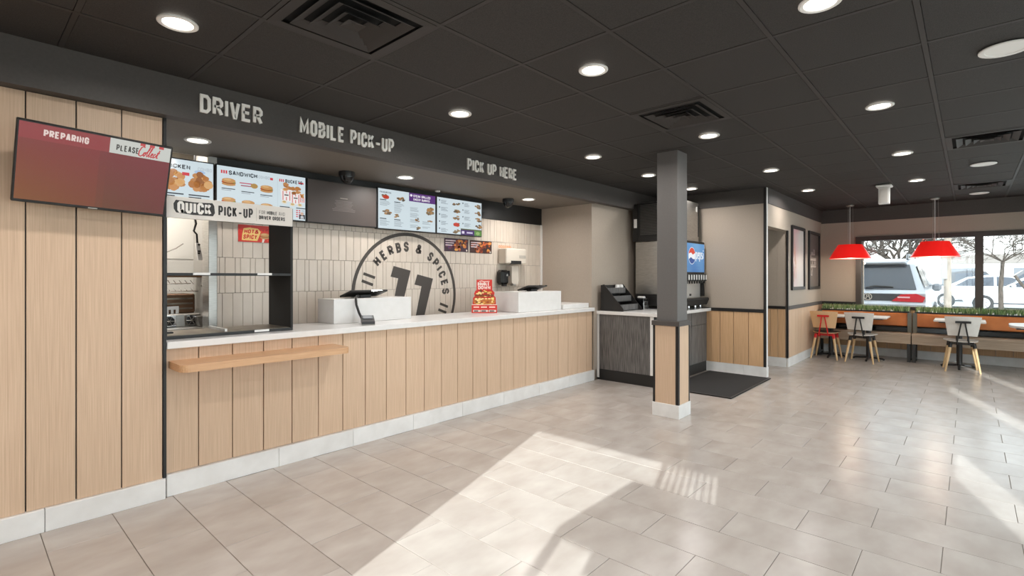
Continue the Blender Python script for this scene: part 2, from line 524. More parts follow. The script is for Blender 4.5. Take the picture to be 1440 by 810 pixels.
# ------------------------------------------------------------------ setting: floor
ZC = 2.66
floor = struct('floor', MB().box(-1.75, 11.45, -1.75, 6.5, -.06, -.0035), M_GROUT)
def proj(x, y, z):
    cx, sx = math.cos(YAW), math.sin(YAW)
    D = x*cx+y*sx
    if D < .05: return None
    return 720+FPX*(x*sx-y*cx)/D, 390-FPX*(z-CAM_H)/D, D
TW, TL = .313, .614
cand = []
for i in range(-7, 36):
    x0 = .321+TW*i; x1 = x0+TW
    yo = (2.868 if i % 2 == 0 else 2.561)-TL*8
    for k in range(14):
        y0 = yo+TL*k; y1 = y0+TL
        lim = 3.80
        ya, yb = max(y0, -1.54), min(y1, lim)
        xa, xb = max(x0, -1.5), min(x1, 11.13)
        if xb-xa < .03 or yb-ya < .03: continue
        if xa > 7.72 and ya > 3.0: continue
        if xa > 8.72 and ya > 2.1: continue
        p = proj((xa+xb)/2, (ya+yb)/2, 0)
        vis = p is not None and -90 < p[0] < 1530 and p[1] < 850
        cand.append((0 if vis else 1, p[2] if p else 99, xa, xb, ya, yb))
cand.sort()
fullmesh = box_mesh('floor_tile', M_FLOOR, TW-.003, TL-.003, .012, .0012)
rest = MB()
for n, (v, d, xa, xb, ya, yb) in enumerate(cand):
    if n < 298 and v == 0:
        if xb-xa > TW-.01 and yb-ya > TL-.01:
            piece('tile', fullmesh, ((xa+xb)/2, (ya+yb)/2, -.006), floor)
        else:
            cx_, cy_ = (xa+xb)/2, (ya+yb)/2
            MB().box(xa+.0015, xb-.0015, ya+.0015, yb-.0015, -.012, 0, 0, .0012).build('tile', M_FLOOR, floor, at=(cx_, cy_, -.006))
    else:
        rest.box(xa+.0015, xb-.0015, ya+.0015, yb-.0015, -.012, 0)
o = rest.build('far_tiles', M_FLOOR, floor); o['kind'] = 'stuff'

# ------------------------------------------------------------------ setting: ceiling
ceil = struct('ceiling', MB().box(-1.75, 11.45, -1.75, 3.75, 2.685, 2.80), M_CTILE)
GX0, GXS, GY0, GYS = 2.2657-.6234*6, .6234, .779-.5955*4, .5955
VENTS = [(1.019, 1.97), (3.512, 1.374), (6.006, -.412), (9.123, -.412)]
ctm = box_mesh('ceiling_tile', M_CTILE, GXS-.027, GYS-.027, .014, .002)
gx = [GX0+GXS*i for i in range(22)]
gy = [GY0+GYS*i for i in range(10)]
for x in gx:
    for y in gy:
        cx_, cy_ = x+GXS/2, y+GYS/2
        if cx_ < -1.5 or cx_ > 11.4 or cy_ < -1.6 or cy_ > 3.75: continue
        if any(abs(cx_-(vx+GXS/2)) < .1 and abs(cy_-(vy+GYS/2)) < .1 for vx, vy in VENTS): continue
        p = proj(cx_, cy_, ZC)
        if p is None or not (-260 < p[0] < 1700 and p[1] > -330): continue
        if cx_ > 7.9 and cy_ > 2.4: continue
        piece('tile', ctm, (cx_, cy_, ZC+.010), ceil)
grid = MB()
for x in gx:
    if -1.6 < x < 11.2:
        for y in gy:
            if y+.012 < 3.7: grid.box(x-.012, x+.012, y+.012, min(y+GYS-.012, 3.72), ZC+.0015, ZC+.02)
for y in gy:
    if -1.7 < y < 3.7: grid.box(-1.6, 11.2, y-.012, y+.012, ZC+.0005, ZC+.02)
grid.build('grid_bars', M_TBAR, ceil)
struct('roof', MB().box(-1.9, 11.6, -1.9, 6.7, 2.82, 2.95), M_KWHITE)
struct('ceiling_kitchen', MB().box(-1.75, 6.2, 3.80, 6.5, 2.66, 2.78), M_KWHITE)

# ------------------------------------------------------------------ fascia and soffit
fas = struct('trim_1', MB().box(-1.6, 7.66, 3.70, 3.80, 2.41, 2.684), M_FASC)
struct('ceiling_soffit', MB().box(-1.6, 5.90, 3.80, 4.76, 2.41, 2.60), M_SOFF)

def planks_y(parent, xs, yface, z0, z1, m, t=.014, gap=.006):
    """upright planks on a wall that faces -Y, between the given x positions"""
    cache = {}
    for a, b in zip(xs[:-1], xs[1:]):
        wd = round(b-a-gap, 3)
        if wd < .02: continue
        if wd not in cache: cache[wd] = box_mesh('plank', m, wd, t, z1-z0, .0015)
        piece('plank', cache[wd], ((a+b)/2, yface+t/2, (z0+z1)/2), parent)

def planks_x(parent, ys, xface, z0, z1, m, t=.014, gap=.006):
    cache = {}
    for a, b in zip(ys[:-1], ys[1:]):
        wd = round(b-a-gap, 3)
        if wd < .02: continue
        if wd not in cache: cache[wd] = box_mesh('plank', m, t, wd, z1-z0, .0015)
        piece('plank', cache[wd], (xface+t/2, (a+b)/2, (z0+z1)/2), parent)

def frange(a, b, st):
    out = []; x = a
    while x < b-1e-4: out.append(x); x += st
    out.append(b); return out

# ------------------------------------------------------------------ left wood wall
wl = struct('wall_left', MB().box(-1.6, .893, 3.805, 3.93, 0, 2.41), M_BLACK)
planks_y(wl, [.893-.2095*k for k in range(12, -1, -1)], 3.79, .128, 2.408, M_WOOD)
struct('trim_2', MB().box(.893, .911, 3.782, 3.93, .128, 2.41, 0, .001), M_BLACK)
pl = struct('baseboard_left', MB().box(-1.6, .911, 3.80, 3.82, 0, .128), M_PLINTH)
for a, b in zip([-1.6, -1.17, -.57, .03+.31, .905][:-1], [-1.17, -.57, .34, .905]):
    MB().box(a+.0015, b-.0015, 3.768, 3.80, 0, .127, 0, .002).build('tile', M_PLINTH, pl, at=((a+b)/2, 3.785, .06))

# ------------------------------------------------------------------ service counter
ct = thing('service_counter', 'long service counter clad in upright oak planks above a pale tile plinth', 'counter', (3.4, 3.82, 0))
MB().box(.915, 5.84, 3.836, 4.40, 0, .94).build('body', M_BLKM, ct)
px_ = [.915]+[.893+.2095*k for k in range(1, 24)]+[5.868]
px_ = [x for x in px_ if x < 5.75]+[5.850]
planks_y(ct, px_, 3.82, .140, .938, M_WOOD)
MB().box(5.850, 5.861, 3.82, 3.835, .14, .94).build('end_strip', M_BLACK, ct)
pt = MB().box(.915, 5.861, 3.80, 3.835, 0, .138).build('plinth', M_PLINTH, ct)
for a, b in zip([.915, 1.62, 2.23, 2.84, 3.45, 4.06, 4.67, 5.28], [1.62, 2.23, 2.84, 3.45, 4.06, 4.67, 5.28, 5.861]):
    MB().box(a+.0015, b-.0015, 3.792, 3.802, 0, .1375, 0, .001).build('plinth_tile', M_PLINTH, pt, at=((a+b)/2, 3.797, .07))
tag(MB().box(.915, 5.861, 3.785, 4.45, .941, .987, 0, .003).build('countertop', M_QUARTZ, at=(3.4, 4.1, .941)),
    'long white quartz worktop lying on the oak-clad service counter', 'countertop')
tag(MB().box(5.27, 5.858, 3.88, 4.30, .988, 1.050, 0, .004).build('raised_ledge', M_QUARTZ, at=(5.55, 4.1, .988)),
    'low white raised ledge at the far end of the worktop against the wall', 'ledge')
mb = MB()
pts = []
x0, x1, yb, yf, r = .93, 2.065, 3.819, 3.545, .05
for cx_, sg in ((x0+r, -1), (x1-r, 1)):
    arc = [(cx_+sg*r*math.sin(k*PI/12), yf+r-r*math.cos(k*PI/12)) for k in range(7)]
    pts.append(arc)
poly = [(x0, yb)]+pts[0][::-1]+pts[1]+[(x1, yb)]
mb.prism([(x, y, .817) for x, y in poly], (0, 0, .045))
tag(mb.build('wall_ledge', M_WOODH, at=(1.5, 3.8, .84)), 'narrow oak shelf fixed to the counter front below the pick-up unit', 'shelf')

# white till screens on the counter
def till_block(x0, x1, y0, y1, z0, z1, label):
    t = thing('till_screen', label, 'screen', ((x0+x1)/2, y0, z0), 'white till shields on the worktop')
    MB().box(x0, x1, y0, y0+.025, z0, z1, 0, .002).build('front_panel', M_QUARTZ, t)
    MB().box(x0, x0+.025, y0+.025, y1, z0, z1, 0, .002).build('side_panel', M_QUARTZ, t)
    MB().box(x1-.025, x1, y0+.025, y1, z0, z1, 0, .002).build('side_panel', M_QUARTZ, t)
    MB().box(x0+.025, x1-.025, y0+.025, y1, z1-.025, z1, 0, .002).build('top_panel', M_QUARTZ, t)
till_block(2.25, 3.08, 4.15, 4.44, .988, 1.205, 'white till shield with card reader hanging in front, beside the pick-up unit')
till_block(4.42, 5.25, 3.90, 4.32, .988, 1.226, 'white till shield behind the red tent card, at the far end of the worktop')

def tablet(cx_, cy_, z, wd, dp, rise, label):
    t = thing('till_terminal', label, 'terminal', (cx_, cy_, z), 'black till terminals')
    ang = -math.atan2(rise, dp)
    M = Matrix.Translation((cx_, cy_, z+.012+rise/2)) @ Matrix.Rotation(ang, 4, 'X')
    L = math.hypot(dp, rise)
    MB().box(-wd/2, wd/2, -L/2, L/2, -.009, .009, 0, .004).xf(M).build('casing', M_BLACK, t)
    MB().box(-wd/2+.015, wd/2-.015, -L/2+.015, L/2-.015, .009, .0105).xf(M).build('glass', M_BLKG, t)
    MB().box(wd*.05, wd*.36, -L/2-.0015, -L/2+.001, -.006, .006).xf(M).build('edge_glint', M_CHROME, t)  # bright strip standing in for a white reflection on the edge
    MB().box(cx_-.06, cx_+.06, cy_-.03, cy_+.05, z, z+.03, 0, .004).build('foot', M_BLACK, t)
    return t
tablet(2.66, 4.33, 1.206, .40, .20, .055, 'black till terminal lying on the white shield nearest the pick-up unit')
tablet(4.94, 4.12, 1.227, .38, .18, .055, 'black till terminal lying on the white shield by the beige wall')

cr = thing('card_reader', 'small black card reader with cable on the worktop in front of the nearer till', 'card reader', (2.46, 3.96, .988))
M = Matrix.Translation((2.46, 3.945, .988)) @ Matrix.Rotation(-.5, 4, 'Z') @ Matrix.Scale(1.35, 4)
mb = MB(); mb.prism([(-.04, -.08, .006), (-.04, -.08, .022), (-.04, .07, .052), (-.04, .09, .045), (-.04, .09, .006)], (.08, 0, 0)); mb.xf(M).build('casing', mat('reader_grey', (58, 57, 58), .4), cr)
MB().box(-.042, .042, -.085, .085, 0, .006, 0, .002).xf(M).build('base', M_STEEL, cr)
M2 = M @ Matrix.Translation((0, .015, .043)) @ Matrix.Rotation(math.atan2(.03, .15), 4, 'X')
MB().box(-.03, .03, -.035, .035, 0, .003).xf(M2).build('display', mat('reader_display', (150, 155, 160), .2), cr)
mb = MB()
for i in range(3):
    for j in range(3):
        mb.box(-.026+.019*i, -.014+.019*i, -.064-.0+.012*j-.002, -.056+.012*j-.002, .0, .003)
M3 = M @ Matrix.Translation((0, 0, .024)) @ Matrix.Rotation(math.atan2(.03, .15), 4, 'X')
mb.xf(M3).build('keys', mat('reader_keys', (80, 80, 82), .5), cr)
MB().tube([(2.455, 4.03, 1.03), (2.45, 4.07, 1.08), (2.45, 4.115, 1.15), (2.46, 4.14, 1.20), (2.49, 4.18, 1.226), (2.56, 4.26, 1.225)], .011, 8).build('cable', M_BLACK, cr, smooth=True)

# red tent card
def tent_card():
    base = Vector((4.12, 4.16, .988))
    t = thing('tent_card', 'red printed burger tent card standing on the worktop between the tills', 'sign', base)
    U = Vector((math.sin(YAW), -math.cos(YAW), 0)); V = Vector((0, 0, 1)); N = U.cross(V)
    out = [(-.147, 0), (.147, 0), (.147, .098), (.135, .10), (.13, .18), (.112, .20), (.118, .235), (.095, .262), (.09, .265), (.09, .385), (-.09, .385), (-.09, .265), (-.105, .255), (-.118, .225), (-.112, .195), (-.13, .175), (-.135, .10), (-.147, .098)]
    o0 = base-U*.0
    mb = MB(); mb.prism([o0+U*a+V*b for a, b in out], -N*.006)
    mb.build('card', mat('red_card', (206, 44, 34), .5), t)
    f = Flat(o0+N*.0008, U, V)
    f.rect(-.146, .002, .146, .096, (214, 50, 38)); f.rect(-.089, .266, .089, .383, (216, 52, 40))
    f.rect(-.146, .092, .146, .101, (245, 225, 210), 2)
    f.ell(0, .125, .125, .03, (214, 140, 62), 2); f.ell(0, .14, .13, .03, (190, 110, 50), 3)
    r = random.Random(3)
    for k in range(46):
        a = r.uniform(-.115, .115); b = r.uniform(.105, .255)
        f.ell(a*(1-.35*(b-.1)/.16), b, r.uniform(.01, .022), r.uniform(.008, .014), r.choice([(226, 160, 70), (236, 196, 96), (168, 70, 30), (110, 50, 24), (246, 220, 150), (206, 120, 44)]), 4+k % 6, 9)
    for k in range(6): f.ell(-.09+.036*k, .205, .02, .011, (130, 62, 28), 11, 9)
    for k in range(6): f.ell(-.095+.038*k, .165, .016, .008, (248, 228, 160), 12, 9)
    f.txt('DOUBLE', -.076, .318, .036, (250, 244, 238), .52, .22, .12, 6)
    f.txt('DOWN', -.072, .274, .040, (250, 244, 238), .72, .22, .12, 6)
    f.line([(-.06, .364), (-.03, .37), (0, .362), (.06, .366)], .008, (250, 235, 225), 6)
    for k, (a, b) in enumerate(((-.13, -.05), (-.045, .04), (.05, .135))):
        f.rect(a, .012, b, .036, (232, 222, 214), 3); f.rect(a+.01, .016, b-.02, .03, (90, 70, 66), 4)
        f.rect(a+.005, .06, b-.01, .076, (246, 214, 198), 3)
    f.build('print', M_PRINT, t)
    mb = MB(); mb.prism([o0-N*.006+U*a+V*b for a, b in ((-.05, .25), (.05, .25))]+[o0-N*.10+U*.06, o0-N*.10-U*.06], -N*.003)
    mb.build('strut', mat('card_back', (225, 220, 214), .6), t)
tent_card()

# ------------------------------------------------------------------ tiled back wall
YT = 4.726
wk = struct('wall_kitchen', MB().box(1.44, 5.98, YT+.010, YT+.12, 0, 2.41), M_WGROUT)
MB().box(1.56, 5.86, YT+.002, YT+.010, 0, .652).build('lower_panel', M_KWHITE, wk)
MB().box(1.432, 1.496, YT-.02, YT+.14, 0, 2.41, 0, .002).build('end_cap', M_STEEL, wk)
pit = .0825; zr = [.655, .960, 1.265, 1.570, 1.875, 2.172]
tc_ = {}
def wtile(xa, xb, za, zb):
    wd, ht = round(xb-xa-.003, 3), round(zb-za-.003, 3)
    if wd < .015: return
    if (wd, ht) not in tc_: tc_[wd, ht] = box_mesh('wall_tile', M_WTILE, wd, .010, ht, .0015)
    piece('tile', tc_[wd, ht], ((xa+xb)/2, YT+.005, (za+zb)/2), wk)
rt = MB()
for ri in range(5):
    za, zb = zr[ri], zr[ri+1]
    if ri % 2 == 1:
        xs = [1.497, 1.542]+[1.625+pit*k for k in range(0, 52)]
    else:
        xs = [1.497, 1.5205, 1.563]; k = 0
        while xs[-1] < 5.86:
            xs.append(xs[-1]+(.0815 if k % 2 == 0 else .0425)); k += 1
    xs = [x for x in xs if x < 5.84]+[5.858]
    for a, b in zip(xs[:-1], xs[1:]):
        if ri == 0: rt.box(a+.0015, b-.0015, YT, YT+.01, za+.0015, zb-.0015)
        else: wtile(a, b, za, zb)
rt.build('lowest_tiles', M_WTILE, wk)['kind'] = 'stuff'
struct('trim_3', MB().box(1.432, 5.862, YT-.012, YT+.01, 2.172, 2.41), M_BLACK)
struct('trim_4', MB().box(5.842, 5.862, YT-.03, YT, .99, 2.172, 0, .002), M_WHITE)

# bump-out wall beside the counter
struct('wall_middle', MB().box(5.862, 7.66, 3.837, 4.86, 0, 2.684), M_BEIGE)

# ring emblem painted on the tiles
em = thing('wall_emblem', 'large round dark emblem reading HERBS & SPICES 11 on the pale tiles', 'decal', (3.47, YT, 1.19))
ec = Vector((3.465, YT-.0012, 1.19)); R0 = .715
mb = MB(); n = 72
vs = []
for k in range(n):
    th = 2*PI*k/n
    for r in (R0, R0-.038): vs.append((ec.x+r*math.cos(th), ec.y, ec.z+r*math.sin(th)))
mb.add(vs, [[2*k, 2*((k+1) % n), 2*((k+1) % n)+1, 2*k+1] for k in range(n)])
mb.build('ring', M_DECAL, em)
def arc_text(st, rad, a_mid, h, ratio, t, gap):
    ws = [(glyph_quads(c, h, ratio, t)[1] if c != ' ' else ratio*h*.42) for c in st]
    tot = sum(ws)+gap*(len(st)-1)
    ang = a_mid+tot/2/rad
    for c, wd in zip(st, ws):
        a = ang-(wd/2)/rad
        ang -= (wd+gap)/rad
        if c == ' ': continue
        up = Vector((math.cos(a), 0, math.sin(a))); ri = Vector((math.sin(a), 0, -math.cos(a)))
        m_ = MB()
        for q in glyph_quads(c, h, ratio, t)[0]:
            m_.add([ec+up*(rad+p.y)+ri*(p.x-wd/2) for p in q], [[0, 1, 2, 3]])
        m_.build('letter', M_DECAL, em)
arc_text('HERBS & SPICES', .500, math.radians(70.5), .112, .60, .027, .029)
for sx in (0.0, .305):
    m_ = MB(); dx, dz = 3.225+sx*1.06, 1.0-sx*.16+.0
    m_.add([(dx+.005, ec.y, 1.408-sx*.30), (dx+.045, ec.y, 1.526-sx*.30), (dx+.275, ec.y, 1.476-sx*.30), (dx+.115, ec.y, .93-sx*.30), (dx-.005, ec.y, .93-sx*.30), (dx+.105, ec.y, 1.388-sx*.30)], [[0, 1, 2, 5], [5, 2, 3, 4]])
    m_.build('numeral', M_DECAL, em)
for (ax, az, bx, bz) in ((2.895, 1.440, 3.035, 1.395), (2.875, 1.365, 3.01, 1.318), (3.93, 1.085, 4.055, 1.040), (3.905, 1.015, 4.03, .970)):
    m_ = MB()
    for q in strokes2d([(ax, az), (bx, bz)], .03): m_.add([(p.x, ec.y, p.y) for p in q], [[0, 1, 2, 3]])
    m_.build('dash', M_DECAL, em)

# posters on the tiles
def wall_poster(name, label, x0, x1, z0, z1, fn, group=None, y=YT):
    t = thing(name, label, 'poster', ((x0+x1)/2, y, z0), group)
    MB().box(x0, x1, y-.006, y-.0005, z0, z1).build('backing', M_WHITE, t)
    f = Flat((x0, y-.0065, z0), (1, 0, 0), (0, 0, 1))
    fn(f, x1-x0, z1-z0)
    f.build('print', M_PRINT, t)
def hot(f, W, H):
    f.rect(0, 0, W, H, (205, 46, 32))
    r = random.Random(2)
    for k in range(26): f.ell(r.uniform(.01, W-.01), r.uniform(.01, H-.01), r.uniform(.003, .009), r.uniform(.003, .007), r.choice([(232, 90, 40), (170, 26, 24)]), 2, 7)
    f.poly([(.03, .015), (.16, .012), (.175, .05), (.19, .095), (.165, .122), (.09, .128), (.045, .118), (.035, .07)], (238, 200, 120), 3)
    f.txt('HOT&', .048, .075, .036, (206, 44, 30), .72, .24, .1, 5, .15)
    f.txt('SPICY', .040, .026, .040, (206, 44, 30), .56, .22, .1, 5, .15)
    f.burger(.225, .06, .085, .055, 4)
    f.poly([(.20, 0), (.215, 0), (.225, .03), (.205, .032)], (236, 224, 214), 4)
wall_poster('hot_poster', 'red and yellow HOT & SPICY poster on the tiles behind the pick-up unit', 1.665, 1.936, 1.712, 1.862, hot)
def collage(seed, cols):
    def fn(f, W, H):
        r = random.Random(seed)
        f.rect(0, 0, W, H, cols[0])
        for k in range(60):
            u = r.uniform(.03, W-.03)
            c = r.choice(cols[1:4]) if u > W*.42 else r.choice(cols[4:])
            f.ell(u, r.uniform(.02, H-.02), r.uniform(.012, .03), r.uniform(.008, .02), c, 2+k % 5, 8)
        for k in range(3): f.rect(.02, H*.78-k*.028, W*(.46-.07*k), H*.78-k*.028+.013, (214, 196, 200), 9)
        f.rect(W*.9, .01, W*.95, .03, (230, 220, 210), 9)
    return fn
wall_poster('food_poster', 'small purple and orange food poster on the tiles, the one nearer the menu screens', 3.99, 4.388, 1.718, 1.880, collage(5, [(60, 34, 50), (206, 120, 50), (226, 160, 70), (150, 70, 30), (82, 44, 92), (110, 50, 70), (58, 28, 48)]), 'food posters on the tiles')
wall_poster('food_poster', 'small brown and orange food poster on the tiles, the one nearer the towel dispenser', 4.412, 4.812, 1.712, 1.876, collage(9, [(58, 30, 26), (196, 92, 40), (220, 140, 60), (130, 52, 26), (150, 66, 34), (200, 110, 60), (70, 36, 30)]), 'food posters on the tiles')

# dispensers on the tiles
td = thing('towel_dispenser', 'beige paper towel dispenser on the tiled wall beside the beige wall', 'dispenser', (5.14, YT, 1.58))
MB().box(4.94, 5.35, 4.57, YT-.001, 1.585, 1.79, 0, .012).build('housing', mat('beige_plastic', (214, 204, 190), .4), td)
MB().box(5.03, 5.24, 4.566, 4.60, 1.578, 1.625, 0, .004).build('slot', M_BLACK, td)
MB().box(5.20, 5.33, 4.567, 4.571, 1.66, 1.70).build('badge', mat('badge_grey', (180, 172, 162), .4), td)
f = Flat((4.93, YT-.002, 1.800), (1, 0, 0), (0, 0, 1))
for k in range(6): f.rect(.02+.042*k, .0, .02+.042*k+.034, .034, (222, 140, 96)); f.rect(.028+.042*k, .010, .046+.042*k, .024, (236, 196, 170), 2)
tag(f.build('orange_label', M_PRINT, None), 'strip of orange stickers on the tiles above the towel dispenser', 'sticker')
sdp = thing('soap_dispenser', 'black soap dispenser on the tiled wall under the towel dispenser', 'dispenser', (4.96, YT, 1.29), 'soap dispensers')
MB().box(4.89, 5.035, 4.60, YT-.001, 1.30, 1.50, 0, .03).build('housing', M_BLKG, sdp, smooth=True)
MB().box(4.93, 4.995, 4.61, 4.66, 1.28, 1.31, 0, .006).build('nozzle', M_BLACK, sdp)
MB().lathe([(.016, 0), (.016, -.004)], (4.985, 4.60, 1.43), 12, ax='Y').build('badge', M_CHROME, sdp)
sdp = thing('soap_dispenser', 'pale beige soap dispenser on the tiled wall beside the black one', 'dispenser', (5.15, YT, 1.29), 'soap dispensers')
mb = MB(); mb.prism([(5.09, 4.61, 1.33), (5.12, 4.61, 1.31), (5.22, 4.61, 1.31), (5.235, 4.61, 1.36), (5.225, 4.61, 1.55), (5.09, 4.61, 1.55)], (0, .114, 0))
mb.build('housing', mat('beige_plastic2', (205, 195, 182), .4), sdp)
MB().box(5.06, 5.085, 4.64, YT-.002, 1.42, 1.49, 0, .004).build('lever', M_BLACK, sdp)
MB().box(5.13, 5.19, 4.62, 4.68, 1.285, 1.315, 0, .005).build('nozzle', M_STEEL, sdp)

# ------------------------------------------------------------------ menu screens
def menu_screen(label, x0, x1, z0, z1, fn, on=True):
    t = thing('menu_screen', label, 'screen', ((x0+x1)/2, 4.65, z0), 'menu screens over the counter')
    MB().box(x0, x1, 4.630, 4.690, z0, z1, 0, .004).build('casing', M_BLACK, t)
    MB().box(x0+.2, x1-.2, 4.690, YT-.015, z0+.12, z1-.12).build('bracket', M_BLACK, t)
    f = Flat((x0+.010, 4.6295, z0+.010), (1, 0, 0), (0, 0, 1))
    fn(f, x1-x0-.02, z1-z0-.02)
    f.build('display', M_SCREEN if on else M_PRINT, t)
BG = (208, 222, 228); INK = (52, 58, 66); RD = (206, 62, 72); GR = (150, 160, 168)
def m_chick(f, W, H):
    r = random.Random(21)
    f.rect(0, 0, W, H, BG, 0)
    f.txt('CHICKEN', .385, H-.072, .034, INK, .78, .24, .12); f.txt('COMBO', .63, H-.070, .028, (184, 194, 202), .6, .16, .12)
    f.rect(.30, H-.07, .36, H-.04, RD)
    for cx_ in (.46, .645):
        f.chicken(cx_, .235, .19, .17, 2, r, 22)
        f.rect(cx_-.08, .120, cx_+.07, .130, INK, 2); f.rect(cx_-.08, .100, cx_+.01, .110, INK, 2)
        for k in range(3):
            f.rect(cx_-.08, .065-.02*k, cx_-.05, .075-.02*k, RD, 2); f.rect(cx_-.03, .065-.02*k, cx_+.07, .071-.02*k, GR, 2)
    f.chicken(.10, .20, .2, .2, 2, r, 12)
    f.rect(.52, .275, .57, .30, RD, 9); f.ell(.645, .315, .04, .016, (170, 196, 226), 2)
def m_sand(f, W, H):
    r = random.Random(22)
    f.rect(0, 0, W, H, BG, 0)
    for k in range(3): f.rect(.03+.018*k, H-.062, .042+.018*k, H-.035, RD)
    f.txt('SANDWICH', .09, H-.068, .036, INK, .72, .22, .12); f.txt('COMBO', .33, H-.064, .026, (176, 186, 194), .6, .16, .12)
    f.rect(.43, H-.066, .455, H-.045, RD)
    for j in range(2):
        for i in range(3):
            cx_, cy_ = .09+.155*i, .275-.16*j-.01*i
            if i == 1 and j == 0:
                f.rect(cx_-.07, cy_+.01, cx_+.03, cy_+.018, (190, 60, 90), 2); f.rect(cx_-.06, cy_-.012, cx_+.04, cy_-.004, (160, 50, 80), 2); f.ell(cx_+.05, cy_, .03, .022, (176, 140, 80), 3)
            else: f.burger(cx_, cy_, .115, .066, 2)
            f.rect(cx_-.055, cy_-.062, cx_+.05, cy_-.055, INK, 2); f.rect(cx_-.055, cy_-.075, cx_+.02, cy_-.070, GR, 2)
    f.line([(.495, .01), (.495, H-.03)], .002, (180, 192, 200), 1)
    for k in range(3): f.rect(.51+.016*k, H-.066, .52+.016*k, H-.042, RD)
    f.txt('BUCKETS', .565, H-.07, .032, INK, .6, .2, .12); f.rect(.685, H-.066, .735, H-.050, RD)
    for cx_, cy_, s_ in ((.575, .235, 1.2), (.660, .215, 1.15), (.722, .200, .6)):
        f.poly([(cx_-.045*s_, cy_+.03*s_), (cx_+.045*s_, cy_+.03*s_), (cx_+.034*s_, cy_-.06*s_), (cx_-.034*s_, cy_-.06*s_)], (236, 232, 230), 3)
        for q in (-1, 0, 1): f.rect(cx_+q*.026*s_-.004, cy_-.052*s_, cx_+q*.026*s_+.004, cy_+.018*s_, (212, 108, 106), 4)
        f.ell(cx_, cy_-.012*s_, .024*s_, .014*s_, (236, 232, 230), 5); f.rect(cx_-.016*s_, cy_-.016*s_, cx_+.016*s_, cy_-.007*s_, (84, 74, 74), 6)
        f.chicken(cx_, cy_+.05*s_, .11*s_, .075*s_, 6, r, 12)
    for cx_, cy_ in ((.555, .155), (.63, .14), (.70, .14)): f.ell(cx_, cy_, .026, .017, (226, 218, 200), 7); f.ell(cx_, cy_+.003, .016, .009, (200, 170, 110), 8)
    for cx_ in (.515, .665):
        f.rect(cx_, .108, cx_+.09, .116, INK, 2)
        for k in range(4):
            f.rect(cx_, .085-.019*k, cx_+.016, .095-.019*k, RD, 2); f.rect(cx_+.024, .085-.019*k, cx_+.04, .095-.019*k, RD, 2); f.rect(cx_+.05, .087-.019*k, cx_+.08, .093-.019*k, GR, 2)
    f.rect(.692, .012, .748, .055, (60, 62, 68), 9); f.ell(.720, .062, .014, .016, (206, 170, 150), 10); f.rect(.707, .012, .733, .04, (220, 222, 226), 11); f.rect(.716, .012, .724, .03, (60, 62, 68), 12)
def m_dark(f, W, H):
    f.rect(0, 0, W, H, (76, 66, 62), 0)
    f.rect(.33, .25, .41, .258, (150, 138, 130), 1)
    r = random.Random(4)
    for k in range(8): q = r.uniform(.08, .13); f.rect(.37-q, .225-.014*k, .37+q, .229-.014*k, (128, 116, 110), 1)
def m_side(f, W, H):
    r = random.Random(31)
    f.rect(0, 0, W, H, BG, 0)
    f.txt('FAVOURITES', .02, H-.045, .018, INK, .7, .18, .14)
    f.chicken(.085, H-.085, .12, .06, 2, r, 9, True); f.chicken(.29, H-.085, .14, .06, 2, r, 8, True)
    for q in range(2): f.ell(.08+.03*q, H-.085, .025, .02, (186, 60, 40), 7)
    for (u, v, n_) in ((.02, .30, 4), (.20, .29, 8), (.02, .10, 5), (.20, .10, 5)):
        f.rect(u, v, u+.08, v+.009, INK, 2)
        f.lines(u, v-.016, .13, n_, .013, GR, .005, 2, r)
    f.chicken(.12, .175, .17, .06, 2, r, 10, True); f.chicken(.23, .145, .10, .05, 2, r, 7, True)
    f.rect(.395, H-.095, W, H, (92, 52, 122), 1)
    f.ell(.425, H-.028, .017, .014, (236, 230, 240), 2)
    f.txt('STEAK GRILLED', .455, H-.045, .028, (240, 236, 242), .62, .2, .1); f.txt('CHEESY BURRITO', .455, H-.082, .026, (240, 236, 242), .58, .2, .1)
    for (u, v, n_) in ((.41, .255, 4), (.41, .19, 4), (.41, .12, 3), (.41, .06, 3), (.58, .11, 3), (.58, .05, 2)):
        f.lines(u, v, .13, n_, .013, GR, .005, 2, r)
    f.chicken(.69, .24, .14, .11, 2, r, 14, True); f.chicken(.51, .125, .08, .05, 2, r, 7, True); f.chicken(.69, .125, .08, .05, 2, r, 7, True); f.chicken(.52, .035, .09, .05, 2, r, 7, True)
def m_combo(f, W, H):
    r = random.Random(41)
    f.rect(0, 0, W, H, BG, 0)
    for j in range(5):
        y = H-.055-.083*j
        for q, u in enumerate((.03, .40)):
            if q == 1 and j == 4: continue
            f.rect(u, y+.014, u+.014, y+.030, INK, 2); f.lines(u+.03, y+.020, .11, 4, .012, GR, .006, 2, r)
            f.chicken(u+.27, y, .14, .06, 2, r, 9, True)
            if j == 3 and q == 0: f.ell(u+.27, y, .05, .024, (196, 60, 40), 8)
    f.rect(.37, 0, .60, .062, (72, 44, 104), 3); f.rect(.60, 0, W, .062, (96, 140, 70), 3); f.rect(.37, .062, W, .076, (90, 96, 60), 3)
    f.rect(.39, .015, .43, .045, (225, 215, 235), 4); f.rect(.47, .02, .57, .04, (200, 190, 220), 4); f.ell(.66, .03, .035, .02, (150, 180, 110), 4)
menu_screen('lit chicken menu screen partly hidden behind the tilted order screen', .690, 1.452, 1.925, 2.342, m_chick)
menu_screen('lit sandwich and buckets menu screen above the pick-up sign', 1.460, 2.232, 1.920, 2.343, m_sand)
menu_screen('dark brown menu screen with faint small print between the lit ones', 2.238, 2.996, 1.920, 2.340, m_dark, False)
menu_screen('lit menu screen with purple burrito banner above the round emblem', 3.002, 3.790, 1.913, 2.354, m_side)
